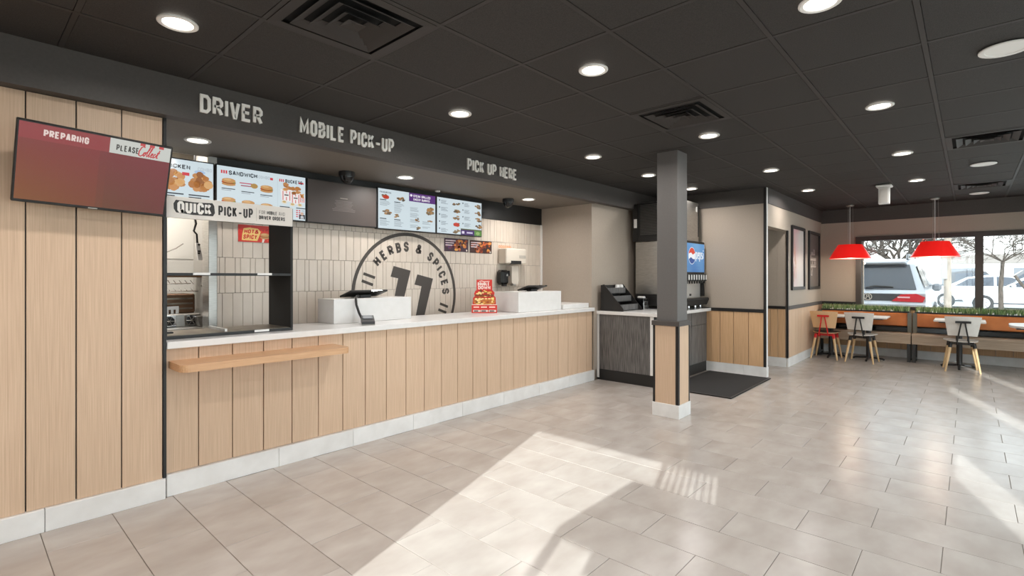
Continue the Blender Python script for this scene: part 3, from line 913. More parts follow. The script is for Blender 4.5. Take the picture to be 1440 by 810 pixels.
menu_screen('lit menu screen with rows of combo meals and purple and green strip', 3.797, 4.543, 1.914, 2.354, m_combo)

# ------------------------------------------------------------------ order screen on the wood wall
os_ = thing('order_screen', 'wide red order screen tilted forward on the oak plank wall', 'screen', (.54, 3.79, 1.98))
W_, H_ = .672, .425
tilt = math.radians(17)
Mo = Matrix.Translation((.543, 3.60, 1.985)) @ Matrix.Rotation(math.radians(2.2), 4, 'Y') @ Matrix.Rotation(tilt, 4, 'X') @ Matrix.Translation((-W_/2, 0, -H_/2))
MB().box(0, W_, 0, .045, 0, H_, 0, .004).xf(Mo).build('casing', M_BLACK, os_)
f = Flat((.010, -.0006, .016), (1, 0, 0), (0, 0, 1))
def redg(a, b):  # the screen's own picture
    q = 1-b
    r_ = 126-14*q+(14*(1-a)*q if a < .55 else 0); g_ = 60+2*q+14*(1-a)*q-10*a; b_2 = 56-8*q-8*(1-a)*q
    if a > .52: r_ -= 8
    return (r_, max(g_, 38), max(b_2, 30))
W2, H2 = W_-.02, H_-.026
f.grad(0, 0, W2, H2-.082, redg, 20, 12)
f.rect(0, H2-.082, W2*.56, H2, (142, 62, 64), 1)
f.rect(W2*.56, H2-.082, W2, H2, (198, 200, 194), 1)
f.fit('PREPARING', .093, .275, H2-.060, .036, (226, 206, 200), .22, .08)
f.fit('PLEASE', W2*.605, W2*.765, H2-.064, .034, (72, 70, 68), .17, .10)
for k in range(3): f.rect(W2*.77+.045*k, H2-.014, W2*.77+.045*k+.024, H2, (190, 70, 72), 3)
# script word
def script(f, u, v, s, col, t, l):
    S = [[(.34, .86), (.26, 1.0), (.08, .86), (0, .45), (.06, .10), (.22, .02), (.36, .16)],
         [(.36, .16), (.42, .40), (.52, .44), (.56, .24), (.48, .06), (.40, .14), (.44, .36), (.60, .40)],
         [(.60, .40), (.74, .72), (.78, .98), (.72, .94), (.66, .40), (.70, .06), (.78, .14)],
         [(.78, .14), (.92, .72), (.96, .98), (.90, .94), (.84, .40), (.88, .06), (.96, .14)],
         [(.96, .22), (1.08, .26), (1.12, .42), (1.04, .44), (1.0, .22), (1.06, .04), (1.18, .14)],
         [(1.36, .38), (1.28, .44), (1.2, .24), (1.24, .06), (1.36, .14)],
         [(1.36, .14), (1.50, .5), (1.56, .86), (1.48, .3), (1.50, .08), (1.60, .12)], [(1.40, .56), (1.64, .60)]]
    for st in S:
        f.line([(u+(x+.22*y)*s, v+y*s) for x, y in st], t, col, l)
script(f, W2*.757, H2-.074, .060, (190, 60, 66), .0055, 4)
f.mb.xf(Mo)
f.build('display', M_SCREEN, os_)
MB().box(W_*.46, W_*.52, -.0012, .0, .004, .010).xf(Mo).build('badge', M_STEEL, os_)
MB().box(.45, .63, 3.70, 3.788, 1.90, 2.06, 0, .004).build('wall_bracket', M_BLACK, os_)

# ------------------------------------------------------------------ pick-up unit
pu = thing('pickup_unit', 'black open-backed pick-up shelf unit with QUICK PICK-UP sign on the worktop', 'shelf unit', (1.36, 3.93, .988))
ux0, ux1, uy0, uy1 = .932, 1.787, 3.93, 4.335
MB().box(ux0, ux1, uy0, uy1, .988, 1.008, 0, .001).build('base', M_BLACK, pu)
MB().box(ux0+.02, ux1-.02, uy0+.012, uy1-.002, 1.008, 1.011).build('base_plate', M_STEELD, pu)
MB().box(ux0, ux0+.018, uy0, uy1, 1.008, 1.935).build('side_panel', M_BLACK, pu)
MB().box(ux1-.018, ux1, uy0, uy1, 1.008, 1.935).build('side_panel', M_BLKM, pu)
MB().box(ux0+.018, ux1-.018, uy0, uy1, 1.915, 1.935).build('top_panel', M_BLACK, pu)
MB().box(ux0+.018, ux1-.018, uy0, uy1, 1.412, 1.430).build('middle_shelf', M_BLACK, pu)
sg = MB().box(ux0-.008, ux1-.012, uy0-.022, uy0-.001, 1.795, 1.938, 0, .001).build('sign_board', mat('sign_cream', (226, 220, 213), .5), pu)
f = Flat((ux0-.008, uy0-.0225, 1.795), (1, 0, 0), (0, 0, 1))
f.poly([(.058, .060), (.072, .036), (.17, .028), (.292, .030), (.304, .052), (.300, .102), (.288, .120), (.18, .114), (.070, .120), (.056, .094)], (46, 42, 40), 1)
f.fit('QUICK', .078, .282, .036, .078, (238, 233, 227), .21, .08, 4)
f.fit('PICK-UP', .326, .556, .036, .072, (46, 42, 40), .19, .10, 4)
f.rect(.580, .022, .582, .118, (176, 168, 160), 2)
f.fit('FOR', .600, .644, .076, .026, (110, 102, 96), .10, .14, 3)
f.fit('MOBILE', .656, .730, .076, .026, (46, 42, 40), .20, .10, 3)
f.fit('AND', .744, .790, .076, .026, (110, 102, 96), .10, .14, 3)
f.fit('DRIVER ORDERS', .600, .790, .036, .028, (46, 42, 40), .19, .10, 3)
f.build('lettering', M_PRINT, sg)
for x, z in ((1.10, 1.428), (1.52, 1.428), (1.50, 1.006)):
    MB().box(x, x+.105, uy0-.004, uy0-.0005, z-.012, z+.004).build('label_strip', M_WHITE, pu)
MB().box(1.31, 1.325, uy0+.03, uy1-.02, 1.011, 1.03).build('divider', M_WHITE, pu)
MB().box(.955, 1.03, 4.10, 4.16, 1.011, 1.022, 0, .003).build('clip', M_BLACK, pu)

# ------------------------------------------------------------------ raised signs on the fascia
for word, x, x1, lab in (('DRIVER', 1.072, 1.462, 'raised cream DRIVER lettering on the charcoal fascia above the menu screens'),
                         ('MOBILE PICK-UP', 1.728, 2.556, 'raised cream MOBILE PICK-UP lettering on the charcoal fascia'),
                         ('PICK UP HERE', 3.420, 4.152, 'raised cream PICK UP HERE lettering on the charcoal fascia towards the column')):
    t = thing('sign_lettering', lab, 'sign', ((x+x1)/2, 3.70, 2.47), 'lettering on the fascia')
    h = .118; th = .0190; gap = .0115
    lo, hi = .2, .9
    for it in range(30):
        md = (lo+hi)/2
        if text_width(word, h, md, th, gap) > x1-x: hi = md
        else: lo = md
    raised_text(word, x, 3.70, 2.470 if word != 'PICK UP HERE' else 2.462, h, lo, th, gap, .014, M_CREAM, t)

# ------------------------------------------------------------------ drinks corner: wall W, corridor, poster wall
XW, YN, XF = 7.65, 2.12, 11.15
ww = struct('wall_right_1', MB().box(XW, XW+.06, YN+.012, 3.82, 0, 2.684), M_BEIGE)
planks_x(ww, [2.150, 2.351, 2.558, 2.751, 2.955, 3.15, 3.40], XW-.014, .142, .902, M_WOODR)
struct('trim_5', MB().box(XW-.024, XW, 2.152, 3.82, .902, .948), M_BLACK)
struct('trim_6', MB().box(XW-.020, XW, YN-.004, 2.15, .14, 2.66, 0, .001), M_BLACK)
struct('trim_7', MB().box(XW+.001, XW+.058, YN-.006, YN+.012, .14, 2.684, 0, .001), M_WHITE)
bw = struct('baseboard_1', MB().box(XW-.012, XW+.06, YN-.014, 3.0, 0, .140), M_PLINTH)
for a, b in ((YN-.013, 2.42), (2.42, 3.0)):
    MB().box(XW-.022, XW-.012, a+.001, b-.001, 0, .139, 0, .001).build('tile', M_PLINTH, bw, at=(XW, (a+b)/2, .07))
struct('trim_8', MB().box(XW-.012, XW+.06, YN+.03, 3.70, 2.44, 2.684), M_FASC)

XJ = 8.745
wj = struct('wall_corridor', MB().box(XJ, XJ+.10, YN+.141, 4.6, 0, 2.684), M_BEIGE)
planks_x(wj, [2.14, 2.25, 2.36, 2.56, 2.76, 2.96], XJ-.014, .142, .902, M_WOODR)
MB().box(XJ-.022, XJ-.001, YN+.02, 4.5, .902, .948).build('chair_rail', M_BLACK, wj)
MB().box(XJ-.022, XJ-.001, YN+.01, 4.5, 0, .14).build('skirting', M_PLINTH, wj)
struct('wall_corridor_end', MB().box(7.6, 8.9, 4.5, 4.6, 0, 2.684), M_BEIGE)
wn = struct('wall_left_2', MB().box(XJ, XF+.1, YN, YN+.14, 0, 2.684), M_BEIGE)
MB().box(XW+.06, XJ, YN, YN+.14, 2.128, 2.684).build('header', M_BEIGE, wn)
planks_y(wn, frange(8.775, 11.14, .2), YN-.014, .142, .892, M_WOOD)
struct('trim_9', MB().box(8.765, 11.15, YN-.024, YN, .892, .948), M_FASC)
struct('trim_10', MB().box(XJ-.018, XJ+.020, YN-.018, YN+.010, .14, 2.128, 0, .001), M_BLACK)
bn = struct('baseboard_2', MB().box(XJ, 11.15, YN-.012, YN, 0, .14), M_PLINTH)
for a in frange(XJ, 11.0, .6)[:-1]:
    MB().box(a+.001, min(a+.599, 11.14), YN-.022, YN-.012, 0, .139, 0, .001).build('tile', M_PLINTH, bn, at=(a+.3, YN, .07))
struct('trim_11', MB().box(XW+.06, XF, YN-.012, YN, 2.445, 2.684), M_FASC)

# far window wall
WY0, WY1, WZ0, WZ1 = -1.46, 1.56, .84, 2.14
mb = MB()
mb.box(XF, XF+.14, WY1, YN+.2, 0, 2.684); mb.box(XF, XF+.14, WY0, WY1, 0, WZ0); mb.box(XF, XF+.14, WY0, WY1, WZ1, 2.684); mb.box(XF, XF+.14, -1.75, WY0, 0, 2.684)
wf = struct('wall_far', mb, M_BEIGE)
planks_x(wf, frange(-1.5, 2.10, .2), XF-.014, .142, .892, M_WOODR)
struct('trim_12', MB().box(XF-.022, XF, WY1, 2.11, .892, .948), M_BLACK)
struct('trim_13', MB().box(XF-.014, XF, -1.55, 2.11, 2.42, 2.684), M_FASC)
bf = struct('baseboard_far', MB().box(XF-.022, XF, -1.54, 2.10, 0, .14), M_PLINTH)
for a in frange(-1.5, 2.1, .6)[:-1]:
    MB().box(XF-.030, XF-.022, a+.001, a+.599, 0, .139, 0, .001).build('tile', M_PLINTH, bf, at=(XF, a+.3, .07))
mb = MB()
fx0, fx1 = XF-.03, XF+.10
mb.box(fx0, fx1, WY1-.085, WY1, WZ0, WZ1); mb.box(fx0, fx1, WY0, WY0+.08, WZ0, WZ1)
mb.box(fx0, fx1, WY0+.08, WY1-.085, WZ1-.078, WZ1); mb.box(fx0, fx1, WY0+.08, WY1-.085, WZ0, WZ0+.05); mb.box(fx0, fx1, -.158, -.056, WZ0+.05, WZ1-.078)
M_FRAME = mat('dark_bronze_frame', (66, 58, 54), .45)
w1 = struct('window_1', mb, M_FRAME)
MB().box(fx1-.035, fx1-.02, WY1-.115, WY1-.086, WZ0+.05, WZ1-.078).build('glazing_bead', M_WHITE, w1)
MB().box(XF+.065, XF+.072, -.056, WY1-.085, WZ0+.05, WZ1-.078).build('pane', M_GLASS, w1)
MB().box(XF+.065, XF+.072, WY0+.08, -.158, WZ0+.05, WZ1-.078).build('pane', M_GLASS, w1)

# right wall with tall storefront windows, and the wall behind the photographer
YR = -1.54
RW = [(-1.2, 1.20), (1.30, 4.20), (4.30, 7.30), (7.40, 10.3)]
mb = MB()
xa = -1.6
RH = [2.36, 2.50, 2.50, 2.50]
for (a, b), hh in zip(RW, RH):
    mb.box(xa, a, YR-.14, YR, 0, 2.684); mb.box(a, b, YR-.14, YR, 0, .12); mb.box(a, b, YR-.14, YR, hh, 2.684); xa = b
mb.box(xa, 11.3, YR-.14, YR, 0, 2.684)
struct('wall_right', mb, M_BEIGE)
for k, ((a, b), hh) in enumerate(zip(RW, RH)):
    mb = MB()
    mb.box(a-.0, a+.03, YR-.10, YR-.02, .12, hh); mb.box(b-.03, b, YR-.10, YR-.02, .12, hh); mb.box(a+.03, b-.03, YR-.10, YR-.02, .12, .16); mb.box(a+.03, b-.03, YR-.10, YR-.02, hh-.03, hh)
    wi = struct('window_%d' % (k+2), mb, M_FRAME)
    MB().box(a+.03, b-.03, YR-.063, YR-.057, .16, hh-.03).build('pane', M_GLASS, wi)
XB = -1.5
mb = MB()
mb.box(XB-.14, XB, -1.70, -.43, 0, 2.684); mb.box(XB-.14, XB, 1.24, 3.93, 0, 2.684); mb.box(XB-.14, XB, -.43, 1.24, 2.31, 2.684)
mb.box(XB-.14, XB, 3.93, 6.5, 0, 2.684)
struct('wall_back', mb, M_BEIGE)
wb = struct('window_6', MB().box(XB-.10, XB-.02, -.43, -.40, 0, 2.31).box(XB-.10, XB-.02, 1.24, 1.27, 0, 2.31), M_FRAME)
MB().box(XB-.063, XB-.057, -.40, 1.24, .0, 2.31).build('pane', M_GLASS, wb)
# unseen wall added as sun blocker: low sun only comes past in narrow gaps
mb = MB(); ya = -1.75
for a, b in ((-2.46, -2.76), (-3.49, -3.72), (-4.34, -4.55)):
    mb.box(-3.2, -3.0, a, ya, -.05, 7.5); ya = b
mb.box(-3.2, -3.0, -9.0, ya, -.05, 7.5)
struct('sun_blocker_wall', mb, mat('pale_render_wall', (214, 208, 200), .8))
struct('ground_side', MB().box(-40, 11.6, -40, -1.80, -.2, -.05), mat('pale_paving', (205, 202, 197), .8))
# slatted sun screen and entrance canopy outside that window
mb = MB()
for k in range(8):
    y = -.40+k*.048
    mb.box(XB-.22, XB-.19, y-.008, y+.010, 0.0, 2.45)
mb.box(XB-.22, XB-.19, -.06, -.035, 0, 2.45)
struct('trim_14', mb, M_FRAME)
HC = 2.15
dx_, dy_ = HC/SUN_T/math.hypot(1, .33), .33*HC/SUN_T/math.hypot(1, .33)
cxa, cxb, cyb = 2.30-dx_, 3.15-dx_, 1.72-dy_
can = struct('roof_canopy', MB().box(cxa, cxb, -1.6, cyb, HC-.05, HC).box(cxa, cxa+.045, cyb-.05, cyb, -.05, HC-.05), M_FRAME)
mb = MB()
for k in range(14):
    y = cyb-.30-k*.05
    mb.box(cxa+.01, cxa+.03, y-.012, y+.012, .0, HC-.12)
mb.box(cxa+.01, cxa+.03, -1.6, cyb-.25, HC-.14, HC-.05)
mb.build('slat_screen', M_FRAME, can)

# kitchen shell
struct('wall_kitchen_back', MB().box(-1.6, 6.2, 6.20, 6.32, 0, 2.684), M_KWHITE)
struct('wall_kitchen_side', MB().box(5.98, 6.1, 4.84, 6.2, 0, 2.684), M_KWHITE)

# ------------------------------------------------------------------ pillar
cx0, cx1, cy0, cy1 = 4.815, 5.045, 2.150, 2.365
pi_ = struct('pillar', MB().box(cx0, cx1, cy0, cy1, 0, 2.684), M_COL)
pi_['label'] = 'square charcoal grey column with oak-clad base standing in the tiled floor'
MB().box(cx0-.018, cx0, cy0+.012, cy1+.012, .135, .915, 0, .001).build('panel', M_WOOD, pi_, at=(cx0, cy0+.1, .5))
MB().box(cx0+.012, cx1-.0, cy0-.018, cy0, .135, .915, 0, .001).build('panel', M_WOOD, pi_, at=(cx0+.1, cy0, .5))
MB().box(cx1, cx1+.018, cy0, cy1, .135, .915, 0, .001).build('panel', M_WOOD, pi_, at=(cx1, cy0+.1, .5))
MB().box(cx0-.020, cx0+.010, cy0-.020, cy0+.010, .135, .915).build('corner_strip', M_BLACK, pi_)
MB().box(cx0-.020, cx0, cy1+.012, cy1+.036, .135, .915).build('corner_strip', M_BLACK, pi_)
MB().box(cx1-.004, cx1+.020, cy0-.020, cy0, .135, .915).build('corner_strip', M_BLACK, pi_)
MB().box(cx0-.034, cx1+.030, cy0-.034, cy1+.045, .915, .962, 0, .002).build('collar', M_FASC, pi_)
MB().box(cx0-.028, cx1+.026, cy0-.028, cy1+.040, 0, .135, 0, .002).build('plinth', M_PLINTH, pi_)

# ------------------------------------------------------------------ drinks cabinet
dc = thing('drinks_cabinet', 'dark woodgrain drinks cabinet with white worktop between the counter and wall', 'cabinet', (6.8, 3.4, 0))
kx0, kx1, ky0, ky1 = 5.955, 7.622, 2.945, 3.81
MB().box(kx0+.012, kx1, ky0+.012, ky1, .148, .897).build('carcass', M_BLKM, dc)
MB().box(kx0+.004, kx1, ky0+.004, ky1, 0, .148, 0, .001).build('kickboard', M_BLACK, dc)
MB().box(kx0, kx0+.012, ky0+.075, ky1-.035, .150, .895, 0, .001).build('side_panel', M_DARKW, dc, at=(kx0, 3.4, .5))
MB().box(kx0-.004, kx0+.012, ky0+.030, ky0+.073, .150, .897).build('edge_strip', M_WHITE, dc)
MB().box(kx0-.004, kx0+.012, ky1-.033, ky1, .03, .897).build('edge_strip', M_WHITE, dc)
for a, b in ((kx0+.03, 6.50), (6.505, 7.05), (7.055, kx1-.01)):
    d = MB().box(a+.002, b-.002, ky0-.006, ky0+.012, .152, .70, 0, .001).build('door', M_DARKW, dc, at=((a+b)/2, ky0, .45))
    MB().box(a+.002, b-.002, ky0-.006, ky0+.012, .705, .893, 0, .001).build('drawer', M_DARKW, dc, at=((a+b)/2, ky0, .8))
tag(MB().box(kx0-.022, XW-.002, ky0-.065, 3.818, .898, .941, 0, .003).build('cabinet_worktop', M_QUARTZ, at=(6.8, 3.4, .9)),
    'white quartz worktop lying on the dark drinks cabinet', 'countertop')
struct('wall_end_strip', MB().box(5.864, 5.930, 3.80, 3.836, .14, .94), M_BEIGE)
tag(MB().box(6.0, 7.558, 2.035, 2.885, .0005, .013, 0, .004).build('floor_mat', M_MAT, at=(6.8, 2.45, 0)), 'black carpet floor mat in front of the drinks cabinet', 'mat')
fm = bpy.data.objects['floor_mat']
mb = MB()
for a, b, c_, d in ((6.0, 7.558, 2.035, 2.06), (6.0, 7.558, 2.86, 2.885), (6.0, 6.025, 2.06, 2.86), (7.533, 7.558, 2.06, 2.86)):
    mb.box(a, b, c_, d, .002, .0155, 0, .002)
mb.build('edging', M_RUBBER, fm)

# lid and straw organiser
og = thing('lid_organiser', 'black stepped lid and straw organiser on the drinks worktop by the beige wall', 'organiser', (6.25, 3.6, .942))
sidep = [(3.775, .942), (3.775, 1.292), (3.725, 1.302), (3.43, .975), (3.43, .942)]
for x in (5.995, 6.50):
    mb = MB(); mb.prism([(x, y, z) for y, z in sidep], (.012, 0, 0)); mb.build('side_panel', M_BLACK, og)
MB().box(6.007, 6.50, 3.763, 3.775, .942, 1.292).build('back_panel', M_BLACK, og)
for k, (y, z) in enumerate(((3.48, .945), (3.59, 1.06), (3.68, 1.17))):
    MB().box(6.007, 6.50, y, y+.10 if k < 2 else 3.763, z, z+.01).build('tray', M_BLACK, og)
    MB().box(6.007, 6.50, y, y+.008, z+.01, z+.085).build('tray_front', M_DARKW, og)
    for q in range(1, 5):
        x = 6.007+.0986*q
        MB().box(x-.003, x+.003, y+.008, y+.095 if k < 2 else 3.763, z+.01, z+.08).build('divider', M_STEELD if k else M_BLACK, og)
for i, (x, y, z, lab) in enumerate(((6.352, 3.726, 1.1805, 'stack of white drink lids in the top tray nearer the side panel'), (6.451, 3.726, 1.1805, 'stack of white drink lids in the top tray nearer the drinks machine'))):
    tag(MB().lathe([(.031, 0), (.034, .004), (.034, .095), (.026, .115), (0, .118)], (x, y, z), 16).build('lid_stack', M_WHITE, at=(x, y, z), smooth=True), lab, 'lids', 'lid stacks')
nd = thing('napkin_dispenser', 'small black and chrome napkin dispenser beside the lid organiser', 'dispenser', (6.62, 3.50, .942))
MB().box(6.55, 6.68, 3.42, 3.56, .945, 1.10, 0, .008).build('body', M_BLKG, nd)
MB().box(6.548, 6.682, 3.417, 3.43, .945, 1.06, 0, .002).build('face_plate', M_CHROME, nd)
MB().box(6.58, 6.65, 3.44, 3.54, 1.10, 1.13, 0, .01).build('napkin', M_WHITE, nd)

# ------------------------------------------------------------------ drinks machine
dm = thing('drinks_machine', 'tall soda machine with blue lit sign and chrome legs on the drinks worktop', 'drinks machine', (7.2, 3.3, .942))
mx0, mx1, my0, my1 = 6.83, 7.585, 2.98, 3.70
MB().box(mx0, mx1, my0+.12, my1, 1.15, 1.925, 0, .006).build('cabinet', M_STEEL, dm)
MB().box(mx0-.003, mx1, my0+.06, my1, .99, 1.15, 0, .006).build('lower_body', M_BLACK, dm)
MB().box(mx0, mx1, my0-.02, my0+.12, 1.42, 1.925, 0, .01).build('head', M_BLACK, dm)
f = Flat((mx0+.012, my0-.0215, 1.475), (1, 0, 0), (0, 0, 1))
W2, H2 = mx1-mx0-.03, .415
def blue(a, b):
    s_ = .5+.5*math.sin(a*9+b*3)
    return (62+30*b+18*s_, 116+34*b+16*s_, 176+28*b+8*s_)
f.grad(0, 0, W2, H2, blue, 14, 10)
cu, cv, R_ = .27, .235, .115
f.ell(cu, cv, R_*1.08, R_*1.08, (214, 226, 238), 1, 24)
f.ell(cu, cv, R_, R_, (240, 243, 246), 2, 24)
f.poly([(cu+R_*math.cos(a), cv+R_*math.sin(a)) for a in [PI*(.12+.80*k/14) for k in range(15)]]+[(cu-.03, cv+.045), (cu+.03, cv+.015)], (216, 70, 52), 3)
f.poly([(cu+R_*math.cos(a), cv+R_*math.sin(a)) for a in [PI*(1.14+.72*k/14) for k in range(15)]]+[(cu+.03, cv-.045), (cu-.035, cv-.02)], (42, 82, 150), 3)
u = .40
for c_ in 'pepsi':
    qs, wd = glyph_quads(c_, .155, .36, .020)
    for q in qs: f.poly([(u+p.x, .19+p.y) for p in q], (240, 244, 248), 3)
    u += wd+.012
f.build('sign', M_SCREEN, dm)
for k in range(8):
    x = mx0+.055+.088*k
    v = MB().box(x-.028, x+.028, my0-.075, my0-.015, 1.345, 1.445, 0, .010).build('valve', M_BLACK, dm)
    MB().box(x-.018, x+.018, my0-.078, my0-.074, 1.365, 1.435).build('label', M_WHITE, v)
    MB().lathe([(.014, 0), (.011, -.035)], (x, my0-.045, 1.345), 10).build('nozzle', M_BLACK, v)
MB().box(mx0+.012, mx1-.012, my0+.045, my0+.062, 1.10, 1.345, 0, .001).build('splash_plate', mat('bright_steel', (214, 210, 205), .3, .35), dm)
mb = MB(); mb.prism([(mx1-.012, my0+.12, 1.42), (mx1-.012, my0+.03, 1.42), (mx1-.012, my0-.01, 1.30), (mx1-.012, my0-.02, 1.12), (mx1-.012, my0+.12, 1.12)], (.012, 0, 0)); mb.build('side_cheek', M_BLACK, dm)
mb = MB(); mb.prism([(mx0, my0+.12, 1.10), (mx0, my0-.075, 1.10), (mx0, my0-.085, 1.075), (mx0, my0-.05, .995), (mx0, my0+.12, .99)], (mx1-mx0+.005, 0, 0)); mb.build('drip_tray', M_BLKM, dm)
MB().box(mx0+.03, mx1-.03, my0-.065, my0+.03, 1.098, 1.104).build('grille', M_STEELD, dm)
MB().box(7.18, 7.24, my0+.040, my0+.044, 1.13, 1.16).build('badge', M_BLACK, dm)
for x in (mx0+.05, mx0+.30, mx1-.22, mx1-.03):
    MB().lathe([(.020, .942), (.024, .955), (.020, .99)], (x, my0+.04, 0), 12).build('leg', M_CHROME, dm, smooth=True)
ib = thing('ice_bin', 'grey ice machine with black louvred side standing on the soda machine', 'ice machine', (7.15, 3.3, 1.926))
ix0, ix1, iy0, iy1 = 6.80, 7.46, 3.00, 3.69
MB().box(ix0+.012, ix1, iy0, iy1, 1.927, 2.50, 0, .006).build('casing', M_STEEL, ib)
MB().box(ix0-.006, ix0+.012, iy0, iy1, 1.927, 1.99).build('lower_rail', M_BLACK, ib)
MB().box(ix0-.004, ix0+.012, iy0+.01, iy1-.03, 1.99, 2.49).build('grille_back', M_BLKM, ib)
MB().box(ix0-.016, ix0+.012, iy1-.05, iy1+.03, 1.93, 2.48).build('corner_post', M_BLACK, ib)
MB().box(ix0-.019, ix0-.016, iy1-.04, iy1+.01, 2.13, 2.26).build('label', M_WHITE, ib)
for k in range(20):
    z = 2.03+.0225*k
    mb = MB(); mb.prism([(ix0-.002, iy0+.05, z), (ix0-.014, iy0+.05, z-.008), (ix0-.014, iy0+.05, z-.003), (ix0-.002, iy0+.05, z+.005)], (0, iy1-iy0-.14, 0)); mb.build('louvre', mat('louvre_grey', (96, 92, 88), .35), ib)
MB().box(ix1-.03, ix1+.004, iy0-.004, iy0, 2.0, 2.46).build('edge_trim', M_BLACK, ib)
MB().box(ix1-.10, ix1-.06, iy0-.006, iy0-.001, 2.36, 2.44, 0, .002).build('badge', M_WHITE, ib)

# ------------------------------------------------------------------ framed posters
def framed(label, x0, x1, z0, z1, fn):
    t = thing('framed_poster', label, 'poster', ((x0+x1)/2, YN, z0), 'framed posters on the beige wall')
    mb = MB(); q = .05; y0 = YN-.032
    mb.box(x0, x0+q, y0, YN-.001, z0, z1, 0, .002); mb.box(x1-q, x1, y0, YN-.001, z0, z1, 0, .002)
    mb.box(x0+q, x1-q, y0, YN-.001, z0, z0+q, 0, .002); mb.box(x0+q, x1-q, y0, YN-.001, z1-q, z1, 0, .002)
    mb.build('frame', M_BLACK, t)
    f = Flat((x0+q, YN-.010, z0+q), (1, 0, 0), (0, 0, 1))
    fn(f, x1-x0-2*q, z1-z0-2*q)
    f.build('picture', M_PRINT, t)
def pink(f, W, H):
    def g(a, b):
        d = a*1.1+(1-b)*.9
        e = max(0, 1-abs(d-.25-.25*math.sin(b*7))*2.2)
        p = max(0, 1-a*1.6)*(.4+.6*b)
        return (224-10*p, 214-62*max(p, .7*e*b), 208-48*max(p, .7*e*b))
    f.grad(0, 0, W, H, g, 20, 30)
    r = random.Random(8)
    for k in range(10):
        u = r.uniform(.05, .3); v = r.uniform(.2, H-.1)
        f.line([(u, v), (u+.05, v-.10), (u+.04, v-.2)], r.uniform(.01, .03), (214, 128+r.randint(0, 50), 132), 2)
def chalk(f, W, H):
    f.rect(0, 0, W, H, (92, 84, 80), 0)
    r = random.Random(12)
    for row, (v, n_) in enumerate(((.56, 4), (.46, 7), (.34, 5))):
        u = .14 if row != 1 else .10
        for k in range(n_):
            h = r.choice([.06, .06, .11]); w_ = .062 if row == 1 else .08
            f.line([(u, v), (u+w_*.35, v+h), (u+w_*.6, v+h*.8), (u+w_*.3, v+.01), (u+w_*.9, v+.03)], .011, (222, 216, 210), 2)
            u += w_
    f.line([(.20, .36), (.24, .30), (.22, .20), (.17, .21), (.20, .29)], .012, (222, 216, 210), 2)
framed('black framed poster with pink and white artwork beside the corridor opening', 8.955, 9.795, 1.195, 2.232, pink)
framed('black framed dark chalkboard poster with white script nearest the window wall', 10.10, 10.945, 1.185, 2.222, chalk)

# ------------------------------------------------------------------ ceiling fittings
def downlight(x, y, z, label, group='recessed downlights', lit=True, r=.088, power=None):
    t = thing('downlight' if lit else 'ceiling_speaker', label, 'downlight' if lit else 'ceiling speaker', (x, y, z), group)
    MB().lathe([(r, 0), (r, -.006), (r*.92, -.010), (r*.76, -.007), (r*.74, -.002)], (x, y, z), 32, cap=False).build('trim_ring', M_WHITE, t, smooth=True)
    MB().lathe([(0, -.0035), (r*.75, -.0035), (r*.75, .0)], (x, y, z), 32).build('lens' if lit else 'grille', M_LENS if lit else M_WHITE, t)
    if lit:
        l = bpy.data.lights.new('downlight_lamp', 'AREA')
        l.shape = 'DISK'; l.size = r*1.4; l.energy = LAMP_W if power is None else power
        l.color = (1.0, .955, .915); l.spread = math.radians(165)
        lo_ = bpy.data.objects.new('lamp', l); C.objects.link(lo_)
        lo_.parent = t; lo_.location = (0, 0, -.012)
    return t
ZL = ZC-.004
DL = [(.746, 2.90, 'lit downlight above the order screen, the one nearest the oak plank wall'),
      (2.61, 2.90, 'lit downlight out in front of the MOBILE PICK-UP lettering'),
      (4.48, 2.915, 'lit downlight out in front of the fascia past the PICK UP HERE lettering'),
      (5.746, 2.935, 'lit downlight beside the column top on its counter side'),
      (7.02, 2.933, 'lit downlight just past the column top, over the soda machine'),
      (2.60, 1.69, 'large lit downlight in the middle of the ceiling, between the two dark vents'),
      (4.497, 1.716, 'lit downlight above the column beside the second dark vent'),
      (6.443, 1.735, 'lit downlight over the black floor mat'),
      (8.28, 1.735, 'lit downlight near the corridor opening and framed posters'),
      (2.658, .509, 'lit downlight cut by the top edge of the photograph'),
      (4.555, .492, 'lit downlight second from the top in the row over the open floor'),
      (6.453, .51, 'lit downlight third in the row over the open floor, level with the pale vent'),
      (8.367, .515, 'lit downlight last in the row over the open floor, beyond the white ceiling box')]
for x, y, lab in DL: downlight(x, y, ZL, lab, power=LAMP_W*(1.1 if y > 2 else .95 if y > 1 else .6))
for x, y, lab in ((.75, 1.70, 'in front of the order screen, second out from the fascia'), (.75, .50, 'above the standpoint of the picture'), (-.9, 2.9, 'behind the standpoint, beside the fascia'), (-.9, 1.7, 'behind the standpoint, middle row'), (-.9, .5, 'behind the standpoint, third out from the fascia'),
                  (.75, -.9, 'first in the row along the side windows'), (2.65, -.9, 'second in the row along the side windows'), (4.55, -.9, 'third in the row along the side windows'), (6.45, -.9, 'fourth in the row along the side windows'), (8.35, -.9, 'last in the row along the side windows')):
    downlight(x, y, ZL, 'added downlight '+lab, 'unseen downlights added for even light', power=LAMP_W*(.5 if y < 0 else 1.0))  # out of view, added to even out the room light
for x, y, lab in ((1.21, 4.215, 'lit downlight in the soffit under the DRIVER lettering'), (3.06, 4.219, 'lit downlight in the soffit over the round emblem'), (4.99, 4.231, 'lit downlight in the soffit nearest the beige wall')):
    downlight(x, y, 2.409, lab, 'downlights in the soffit', power=LAMP_W*.95)
